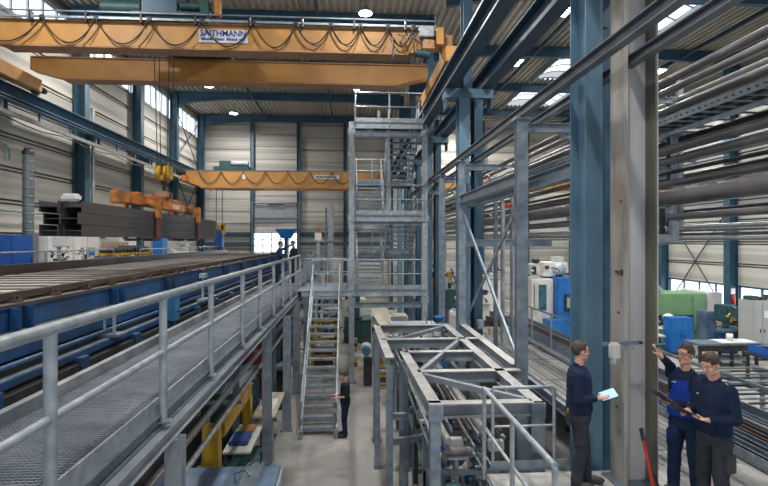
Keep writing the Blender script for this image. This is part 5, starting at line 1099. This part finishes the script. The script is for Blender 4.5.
class Sh(MB):
    def cap(self, p, q, r1, r2=None, n=14):
        r2 = r1 if r2 is None else r2; self.tube(p, q, r1, n, r2, cap=True); self.ball(p, r1, sub=2); self.ball(q, r2, sub=2); return self
    def ell(self, c, r, M=None):
        bm = bmesh.new(); bmesh.ops.create_icosphere(bm, subdivisions=3, radius=1)
        T = Matrix.Translation(Vector(c)) @ (M or Matrix.Identity(4)) @ Matrix.Diagonal((r[0], r[1], r[2], 1)); self.frombm(bm, T, True); return self
    def loft(self, rings, n=24, e=2.4):
        vs = []
        for (cx, cy, cz, a, b) in rings:
            for k in range(n):
                t = 2*PI*k/n; c, s = math.cos(t), math.sin(t)
                vs.append((cx+a*math.copysign(abs(c)**(2/e), c), cy+b*math.copysign(abs(s)**(2/e), s), cz))
        m = len(rings)
        self.add(vs, [((i*n+k), (i*n+(k+1) % n), ((i+1)*n+(k+1) % n), ((i+1)*n+k)) for i in range(m-1) for k in range(n)]+[tuple(range(n-1, -1, -1)), tuple(range((m-1)*n, m*n))], True); return self
def fuse(name, sh, m, parent, vox, smooth=6, fold=0., fscale=6., seed=0, trim=None):
    me = bpy.data.meshes.new(name); me.from_pydata(sh.v, [], sh.f)
    bm = bmesh.new(); bm.from_mesh(me); bmesh.ops.recalc_face_normals(bm, faces=bm.faces); bm.to_mesh(me); bm.free()
    o = bpy.data.objects.new(name, me); COL.objects.link(o)
    md = o.modifiers.new('r', 'REMESH'); md.mode = 'VOXEL'; md.voxel_size = vox; md.adaptivity = 0
    if smooth: sm = o.modifiers.new('s', 'SMOOTH'); sm.factor = .5; sm.iterations = smooth
    bpy.context.view_layer.update(); dg = bpy.context.evaluated_depsgraph_get()
    m2 = bpy.data.meshes.new_from_object(o.evaluated_get(dg)); bpy.data.objects.remove(o); bpy.data.meshes.remove(me)
    if fold:
        nn = [v.normal.copy() for v in m2.vertices]
        for v, n_ in zip(m2.vertices, nn):
            c = v.co; q = Vector((c.x*fscale, c.y*fscale, c.z*fscale*1.5+seed*7.3))
            f = noise.noise(q)+.5*noise.noise(q*2.1)+.6*math.sin(c.z*38+3*noise.noise(q*.6))*max(0, noise.noise(q*.8+Vector((9, 1, 3))))
            v.co = c+n_*f*fold
    m2.polygons.foreach_set('use_smooth', [True]*len(m2.polygons)); m2.materials.clear(); m2.materials.append(m)
    o = bpy.data.objects.new(name, m2); COL.objects.link(o); o.parent = parent; return o
def hand(sh, wr, d, n, curl=.5, side=1, spread=.0, s=1.0):
    """side=+1: thumb on the (d x n) side"""
    w0 = Vector(wr); d = Vector(d).normalized(); n = Vector(n); n = (n-d*n.dot(d)).normalized(); a = d.cross(n).normalized()*side
    M = Matrix((a.to_4d(), d.to_4d(), n.to_4d(), (0, 0, 0, 1))).transposed(); 
    for i in range(3): M[3][i] = 0
    sh.ell(w0+d*.048*s, (.041*s, .054*s, .015*s), M); sh.cap(w0-d*.02, w0+d*.02, .026*s, .024*s)
    for k, (ln, off) in enumerate(((.068, .029), (.076, .010), (.071, -.010), (.056, -.028))):
        p = w0+d*(.092-.004*abs(k-1))*s+a*off*s; dd = (d+a*(off*spread)).normalized(); L = ln*s; ang = curl*(.75+.1*k)
        for q, fr in enumerate((.45, .32, .23)):
            ang2 = ang*(.5+.5*q); dr = (dd*math.cos(ang2)+n*math.sin(ang2)).normalized(); e = p+dr*L*fr
            sh.cap(p-dr*.004, e, (.0088-.0007*q)*s, (.0082-.0008*q)*s, 10); p = e
    p = w0+d*.028*s+a*.030*s; dr = (d*.62+a*.70+n*.35).normalized(); e = p+dr*.040*s; sh.cap(p, e, .0125*s, .010*s, 10); dr2 = (d*.85+a*.25+n*.45).normalized(); sh.cap(e, e+dr2*.032*s, .0100*s, .0085*s, 10)
def person(label, loc, rz, arms, head=(0, 0, 0), hgt=1.8, top=navy, bottom=greyt, hair=hairb, legs=None, glasses=True, vox=.007, lean=0., bib=False, collar=True, bald=0., cat='person', short=False, group=None, girth=1.09):
    s = hgt/1.8; t = thing('person', label, cat, loc, group, rz); V = lambda x, y, z: Vector((x*s, (y+lean*max(0, z-.95)/.6)*s, z*s))
    legs = legs or (((.10, .0, .09), (.095, .03, .50)), ((-.10, .0, .09), (-.095, .03, .50)))
    B = Sh()
    # trunk core
    B.loft([(0, V(0, 0, z).y, z*s, a*s*.9, b*s*.9) for z, a, b in ((.90, .15, .10), (1.0, .155, .105), (1.15, .14, .095), (1.3, .16, .11), (1.42, .165, .095), (1.47, .10, .07))])
    nb = V(0, -.01, 1.46); nt = V(0, .015, 1.57); B.cap(nb, nt, .060*s, .056*s)
    HM = Matrix.Translation(nt) @ Matrix.Rotation(head[0], 4, 'Z') @ Matrix.Rotation(head[1], 4, 'X') @ Matrix.Rotation(head[2], 4, 'Y') @ Matrix.Scale(s*1.03, 4)
    H = Sh(); h = lambda x, y, z: Vector((x, y, z))
    H.cap(h(0, -.01, -.03), h(0, .0, .06), .055, .056)
    H.ell((0, -.008, .142), (.075, .094, .094)); H.ell((0, .028, .085), (.059, .060, .082)); H.ball(h(0, .068, .018), .023); H.ell((0, .045, .035), (.046, .040, .028))
    for sd in (-1, 1): H.ball(h(sd*.040, .018, .040), .027); H.ball(h(sd*.036, .062, .088), .024); H.ell((sd*.078, -.008, .105), (.009, .018, .031), Matrix.Rotation(sd*-.2, 4, 'Z')); H.cap(h(sd*.014, .088, .139), h(sd*.042, .078, .138), .010, .008)
    H.cap(h(0, .088, .128), h(0, .109, .092), .008, .0125); H.ball(h(.011, .098, .088), .0085); H.ball(h(-.011, .098, .088), .0085); H.cap(h(-.017, .084, .053), h(.017, .084, .053), .0085); H.cap(h(-.014, .083, .043), h(.014, .083, .043), .008)
    H.ell((0, .06, .155), (.055, .03, .03))
    H.rot(HM); B.add(H.v, H.f, True)
    for i, (an, kn) in enumerate(legs):
        sd = 1 if i == 0 else -1; hp = V(sd*.088, 0, .92); k = V(*kn); a_ = V(*an); B.cap(hp, k, .075*s, .052*s); B.cap(k, a_, .048*s, .036*s); B.cap(a_, a_+Vector((0, .12*s, -.04*s)), .036*s, .028*s)
    for i, A in enumerate(arms):
        sd = 1 if i == 0 else -1; sh_ = V(sd*.175, -.01, 1.43); e = V(*A['e']); w_ = V(*A['w'])
        B.cap(sh_, e, .044*s, .036*s); B.cap(e, w_, .036*s, .026*s); hand(B, w_, A['d'], A['n'], A.get('c', .5), A.get('s', 1), s=s)
    fuse('body', B, skin, t, vox, 3)
    # sweater
    C = Sh(); g = girth
    C.loft([(0, V(0, 0, z).y+oy*s, z*s, a*s*g, b*s*g) for z, a, b, oy in ((.93, .168, .122, 0), (.98, .176, .132, .004), (1.08, .170, .128, .006), (1.2, .170, .125, .006), (1.32, .183, .125, .004), (1.40, .185, .115, 0), (1.455, .14, .095, -.004), (1.49, .082, .075, -.006))], e=2.3)
    for i, A in enumerate(arms):
        sd = 1 if i == 0 else -1; sh_ = V(sd*.178, -.01, 1.42); e = V(*A['e']); w_ = V(*A['w']); fl = (w_-e).normalized()
        C.ball(sh_, .076*s); C.cap(sh_, e, .073*s, .060*s)
        if short: C.cap(sh_, sh_.lerp(e, .8), .068*s, .062*s)
        else: C.cap(e, w_-fl*.035*s, .060*s, .041*s)
    if collar: C.cap(V(0, -.012, 1.47), V(0, -.004, 1.515), .070*s, .064*s)
    top_o = fuse('sweater', C, top, t, vox*1.05, 4, .006*s, 7, seed=hash(label) % 7 if False else len(label) % 7)
    # trousers
    P = Sh(); P.loft([(0, V(0, 0, z).y, z*s, a*s*g, b*s*g) for z, a, b in ((.80, .150, .105), (.88, .168, .122), (.96, .166, .120), (1.0, .160, .115))], e=2.3)
    for i, (an, kn) in enumerate(legs):
        sd = 1 if i == 0 else -1; hp = V(sd*.092, 0, .88); k = V(*kn); a_ = V(*an); P.cap(hp, k, .108*s, .082*s); P.cap(k, a_+Vector((0, .0, .02*s)), .080*s, .068*s); P.cap(a_+Vector((0, 0, .02)), a_+Vector((0, .01, -.015*s)), .070*s, .066*s)
    tr = fuse('trousers', P, bottom, t, vox*1.05, 4, .007*s, 6, seed=len(label) % 5)
    for i, (an, kn) in enumerate(legs):
        sd = 1 if i == 0 else -1; k = V(*kn); a_ = V(*an); hp = V(sd*.092, 0, .88)
        c = hp.lerp(k, .55)+Vector((sd*.082*s, 0, 0)); MB().bbox(c.x-.012, c.x+.012, c.y-.07*s, c.y+.06*s, c.z-.10*s, c.z+.09*s, .008).build('leg_pocket', bottom if not bib else bibm, tr, local=True)
        S = Sh(); f = a_+Vector((sd*.012*s, .06*s, -.045*s)); S.ell(f+Vector((0, .02*s, .008)), (.052*s, .145*s, .052*s)); S.cap(a_+Vector((0, -.01, .01)), a_+Vector((0, -.02*s, -.04*s)), .050*s, .046*s); S.ell(f+Vector((0, .09*s, -.005*s)), (.048*s, .062*s, .036*s))
        S.v = [Vector((v.x, v.y, max(v.z, a_.z-.085*s))) for v in S.v]
        so = fuse('shoe', S, shoem, t, vox, 3); MB().bbox(f.x-.046*s, f.x+.046*s, f.y-.105*s, f.y+.145*s, a_.z-.09*s, a_.z-.068*s, .01).build('sole', solem, so, local=True)
    # hair
    bm = bmesh.new(); bmesh.ops.create_icosphere(bm, subdivisions=5 if vox < .01 else 4, radius=1)
    for v in bm.verts:
        c = v.co.copy(); k = 1+.05*noise.noise(c*5)+.035*noise.noise(Vector((c.x*16, c.y*5, c.z*5)))+(.09*max(0, c.y)*max(0, c.z) if not bald else 0)
        v.co = Vector((c.x*.0815*k, -.014+c.y*.1005*k, .148+c.z*(.103-.008*bald)*k))
    def cutz(x, y):
        if y > .058-.025*bald: return .193+.01*bald-abs(x)*.25
        if y > .012: return .135
        if y > -.03: return .118
        return .052
    kill = [v for v in bm.verts if v.co.z < cutz(v.co.x, v.co.y)]
    bmesh.ops.delete(bm, geom=kill, context='VERTS'); Hh = MB(); Hh.frombm(bm, HM, True); ho = Hh.build('hair', hair, t, local=True)
    md = ho.modifiers.new('solid', 'SOLIDIFY'); md.thickness = .012*s; md.offset = -1
    for sd in (-1, 1):
        E = MB().ball((sd*.031, .0775, .118), .0100); e = E.rot(HM).build('eye', eyew, t, local=True); I = MB().ball((sd*.031, .0845, .118), .0048); I.rot(HM).build('iris', iris, e, local=True)
        MB().path([HM @ Vector((sd*.014, .092, .141)), HM @ Vector((sd*.03, .090, .146)), HM @ Vector((sd*.046, .078, .141))], [.003*s, .004*s, .002*s], 6).build('eyebrow', hair, t, local=True)
    MB().path([HM @ Vector(p) for p in ((-.02, .086, .048), (-.008, .0925, .049), (.008, .0925, .049), (.02, .086, .048))], [.002*s, .0045*s, .0045*s, .002*s], 6).build('mouth', lipm, t, local=True)
    if glasses:
        gm = MB()
        for sd in (-1, 1):
            pts = [HM @ Vector((sd*.032+.024*math.cos(q*PI/6), .098-.010*abs(math.cos(q*PI/6)+sd)*.6, .117+.016*math.sin(q*PI/6))) for q in range(13)]; gm.path(pts, .0022*s, 6)
            gm.path([HM @ Vector((sd*.056, .088, .120)), HM @ Vector((sd*.077, .05, .120)), HM @ Vector((sd*.080, -.008, .118)), HM @ Vector((sd*.080, -.02, .105))], .0024*s, 6)
        gm.path([HM @ Vector((-.010, .100, .121)), HM @ Vector((.010, .100, .121))], .0022*s, 6); gm.build('glasses', glassm, t, local=True)
    if bib:
        bb = Sh(); ys = lambda z: V(0, 0, z).y
        bb.loft([(0, ys(z)+.012*s, z*s, a*s*g, b*s*g) for z, a, b in ((.96, .182, .138), (1.02, .182, .140), (1.12, .176, .136), (1.22, .150, .128), (1.34, .125, .122), (1.40, .115, .115))], e=2.6)
        bo = fuse('bib', bb, bibm, t, vox*1.05, 4, .004, 6, seed=3)
        bm = bmesh.new(); bm.from_mesh(bo.data); bmesh.ops.delete(bm, geom=[v for v in bm.verts if v.co.z > 1.06*s and v.co.y < ys(v.co.z/s)+(.02+.18*(v.co.z/s-1.06))*s], context='VERTS'); bm.to_mesh(bo.data); bm.free(); md = bo.modifiers.new('solid', 'SOLIDIFY'); md.thickness = .006
        for sd in (-1, 1): MB().path([V(sd*.09, .132, 1.36), V(sd*.095, .10, 1.46), V(sd*.09, 0, 1.515), V(sd*.06, -.11, 1.42), V(0, -.15, 1.2)], .011*s, 6).build('strap', navyt, t, local=True)
        MB().bbox(-.045*s, .055*s, V(0, .134, 1.3).y, V(0, .150, 1.3).y, 1.24*s, 1.30*s, .004).build('bib_pocket', bibm, bo, local=True)
    return t, V
def world_to_local(loc, rz, p):
    return Matrix.Rotation(-rz, 3, 'Z') @ (Vector(p)-Vector(loc))
def oriented(name, c, ax, ay, w_, h_, th, m, parent=None, label=None, cat=None):
    """flat box centred at c, width along ax, height along ay"""
    ax = Vector(ax).normalized(); ay = Vector(ay); ay = (ay-ax*ay.dot(ax)).normalized(); n = ax.cross(ay)
    bm = bmesh.new(); bmesh.ops.create_cube(bm, size=1); bmesh.ops.scale(bm, vec=(w_, h_, th), verts=bm.verts); bmesh.ops.bevel(bm, geom=bm.edges[:], offset=min(th*.4, .004), segments=2, affect='EDGES')
    M = Matrix((ax.to_4d(), ay.to_4d(), n.to_4d(), (0, 0, 0, 1))).transposed()
    for i in range(3): M[3][i] = 0
    M = Matrix.Translation(Vector(c)) @ M; mb = MB(); mb.frombm(bm, M); o = mb.build(name, m, parent)
    return o, n

# man in glasses with a tablet, left of the columns
L1 = (2.85, 6.22, PZ); rz1 = -R(108)
p1, V1 = person('standing man in navy sweater and glasses seen in profile holding a lit tablet', L1, rz1,
    [dict(e=(.235, -.03, 1.13), w=(.11, .20, 1.14), d=(-.35, .92, .10), n=(0, .2, 1), c=.35, s=-1), dict(e=(-.235, .0, 1.13), w=(-.12, .20, 1.08), d=(.3, .93, .1), n=(0, -.2, 1), c=.45, s=1)],
    head=(R(16), R(-3), 0), hgt=1.80, bottom=greyt, hair=haird, legs=(((.10, -.04, .09), (.095, .02, .5)), ((-.10, .10, .09), (-.095, .07, .5))), bald=.6, vox=.0065, girth=1.2)
TC = Vector(L1)+Matrix.Rotation(rz1, 3, 'Z') @ Vector((.02, .34, 1.17))
tb, n_ = oriented('tablet', TC, (.93, -.12, .34), (-.25, .75, .45), .22, .15, .012, boardm)
tag(tb, 'tablet with a bright blue screen held by the man in profile', 'tablet')
ax = Vector((.93, -.12, .34)).normalized(); ay = Vector((-.25, .75, .45)); ay = (ay-ax*ay.dot(ax)).normalized(); nn = ax.cross(ay)
c0 = TC; o, _ = oriented('screen', c0+nn*.0075*(1 if nn.z > 0 else -1), ax, ay, .195, .125, .002, scr, tb)
MB().bbox(.105, .125, -.15, -.12, .80, 1.0, .004).build('folding_rule', yellow, p1, local=True); MB().bbox(.06, .19, -.16, -.10, .80, .96, .015).build('holster_pocket', black, p1, local=True)
MB().box(-.10, -.05, .122, .128, 1.335, 1.35).build('chest_print', stitch, p1, local=True)

# man reaching up to the column, blue bib overall
L2 = (4.05, 5.93, PZ); f2 = Vector((-.88, -.47, 0)).normalized(); rz2 = math.atan2(-f2.x, f2.y)
tw = world_to_local(L2, rz2, (3.735, 5.93, PZ+1.68)); te = world_to_local(L2, rz2, (3.95, 6.08, PZ+1.52)); hd = Matrix.Rotation(-rz2, 3, 'Z') @ Vector((-.35, .12, .9)); hn = Matrix.Rotation(-rz2, 3, 'Z') @ Vector((-.3, .9, -.2))
lw = world_to_local(L2, rz2, (3.73, 5.75, PZ+1.17)); le = world_to_local(L2, rz2, (4.04, 5.68, PZ+1.12)); ld2 = Matrix.Rotation(-rz2, 3, 'Z') @ Vector((-.9, .1, .3))
p2, V2 = person('man in glasses and royal blue bib overall reaching up to the white column', L2, rz2,
    [dict(e=tuple(te), w=tuple(tw), d=tuple(hd), n=tuple(hn), c=.7, s=1), dict(e=tuple(le), w=tuple(lw), d=tuple(ld2), n=(0, .2, 1), c=.5, s=1)],
    head=(R(-8), R(4), 0), hgt=1.80, bottom=navyt, hair=hairb, bib=True, legs=(((.12, .05, .09), (.11, .05, .5)), ((-.12, -.02, .09), (-.11, .02, .5))), vox=.0065)
tag(MB().tube((3.67, 5.93, PZ+1.80), (3.77, 5.90, PZ+1.82), .022, 12).build('measuring_gauge', teal), 'small dark gauge held by the raised hand at the column edge', 'gauge')
MB().box(.02, .10, .1305, .1365, 1.355, 1.37).build('chest_print', stitch, p2, local=True)
ub = (.80, -.055, -.56); vb = (.50, .84, -.42)
o, n_ = oriented('clipboard', (3.62, 5.70, PZ+1.25), ub, vb, .34, .24, .012, boardm); tag(o, 'dark clipboard held in front of the blue bib, the upper one', 'clipboard')
o2, _ = oriented('sheet', Vector((3.62, 5.70, PZ+1.25))+n_*.008*(1 if n_.z > 0 else -1), ub, vb, .30, .21, .002, paper, o)

# man reading, nearest
L3 = (4.03, 5.42, PZ); f3 = Vector((-.93, -.22, 0)).normalized(); rz3 = math.atan2(-f3.x, f3.y)
p3, V3 = person('man in navy sweater and charcoal trousers looking down at a clipboard', L3, rz3,
    [dict(e=(.23, .02, 1.14), w=(.10, .26, 1.17), d=(-.35, .9, .05), n=(0, .1, -1), c=.7, s=1), dict(e=(-.235, -.03, 1.13), w=(-.13, .24, 1.13), d=(.30, .92, .12), n=(0, -.1, 1), c=.55, s=1)],
    head=(R(4), R(-22), 0), hgt=1.82, bottom=greyt, hair=hairb, glasses=False, legs=(((.11, .03, .09), (.10, .04, .5)), ((-.11, .0, .09), (-.10, .03, .5))), vox=.0065)
o, n_ = oriented('clipboard', (3.69, 5.37, PZ+1.175), (.80, -.055, -.40), vb, .33, .23, .012, boardm); tag(o, 'clipboard with a white sheet held by the man looking down', 'clipboard')
o2, _ = oriented('sheet', Vector((3.69, 5.37, PZ+1.175))+n_*.008*(1 if n_.z > 0 else -1), (.80, -.055, -.40), vb, .29, .20, .002, paper, o)
tag(MB().path([(3.80, 5.55, PZ+1.20), (3.77, 5.47, PZ+1.27)], .005, 6).build('pen', chrome), 'thin pen in the hand of the man looking down', 'pen')
MB().box(.04, .11, .123, .13, 1.35, 1.365).build('chest_print', stitch, p3, local=True); MB().bbox(-.195, -.17, -.09, .07, .55, .76, .01).build('cargo_pocket', black, p3, local=True)

# man at the stair foot
person('man in dark shirt and navy trousers standing at the foot of the open stairs', (-.13, 13.95, 0), R(92),
    [dict(e=(.23, -.02, 1.14), w=(.14, .22, 1.10), d=(0, 1, .1), n=(0, 0, -1), c=.5, s=1), dict(e=(-.24, -.03, 1.15), w=(-.14, .22, 1.10), d=(0, 1, .05), n=(0, 0, -1), c=.5, s=-1)],
    head=(0, R(-25), 0), hgt=1.78, top=darks, bottom=navyt, hair=haird, glasses=False, vox=.010, short=True, collar=False)
# two men far along the walkway
person('man in dark overalls on the far walkway with one arm raised', (-2.98, 21.2, WZ), R(-75),
    [dict(e=(.25, .1, 1.2), w=(.22, .32, 1.3), d=(0, 1, .3), n=(0, 0, -1), c=.4, s=1), dict(e=(-.22, .22, 1.50), w=(-.16, .44, 1.66), d=(0, .8, .5), n=(0, 0, -1), c=.4, s=1)],
    head=(0, R(-5), 0), hgt=1.78, top=navyt, bottom=navyt, hair=haird, glasses=False, vox=.014, lean=.12)
person('man in black jacket standing farther back on the walkway', (-2.42, 22.2, WZ), R(70),
    [dict(e=(.24, .0, 1.15), w=(.20, .16, .95), d=(0, .3, -1), n=(0, 1, 0), c=.4, s=1), dict(e=(-.24, .02, 1.15), w=(-.2, .16, .95), d=(0, .3, -1), n=(0, 1, 0), c=.4, s=1)],
    head=(0, R(-10), 0), hgt=1.80, top=darks, bottom=greyt, hair=haird, glasses=False, vox=.014)
# things at the back of the walkway
t = thing('hopper', 'bright blue hopper on a stand behind the two men on the walkway', 'hopper', (-3.7, 30, 0))
MB().add([(-4.3, 29.7, 6.0), (-3.1, 29.7, 6.0), (-3.1, 30.5, 6.0), (-4.3, 30.5, 6.0), (-3.95, 29.9, 5.45), (-3.45, 29.9, 5.45), (-3.45, 30.3, 5.45), (-3.95, 30.3, 5.45)], [(0, 1, 2, 3), (7, 6, 5, 4), (0, 4, 5, 1), (1, 5, 6, 2), (2, 6, 7, 3), (3, 7, 4, 0)]).build('bin', machb, t); MB().box(-3.8, -3.6, 30, 30.2, 0, 5.45).build('stand', convb, t)
t = thing('chimney_pipe', 'thick shiny vertical pipe standing left of the stair tower', 'pipe', (-1.1, 29.5, 0)); MB().tube((-1.1, 29.5, 0), (-1.1, 29.5, 7.45), .17, 16).build('pipe', galvl, t); MB().tube((-1.38, 29.6, 0), (-1.38, 29.6, 7.2), .05, 10).build('side_pipe', galvd, t); MB().lathe([(.18, 0), (.2, .02), (.2, .1), (.18, .12)], (-1.1, 29.5, 5.2), n=16).build('collar', galvd, t)
t = thing('beacon_stand', 'white stand with an orange cap on the far walkway', 'stand', (-1.7, 27.5, 0))
MB().box(-1.78, -1.62, 27.5, 27.65, 0, 5.4).build('pole', galvl, t); MB().bbox(-1.88, -1.52, 27.4, 27.7, 5.3, 5.75, .03).build('white_head', white, t); MB().bbox(-1.82, -1.5, 27.35, 27.7, 5.76, 5.95, .04).build('orange_cap', tongo, t)
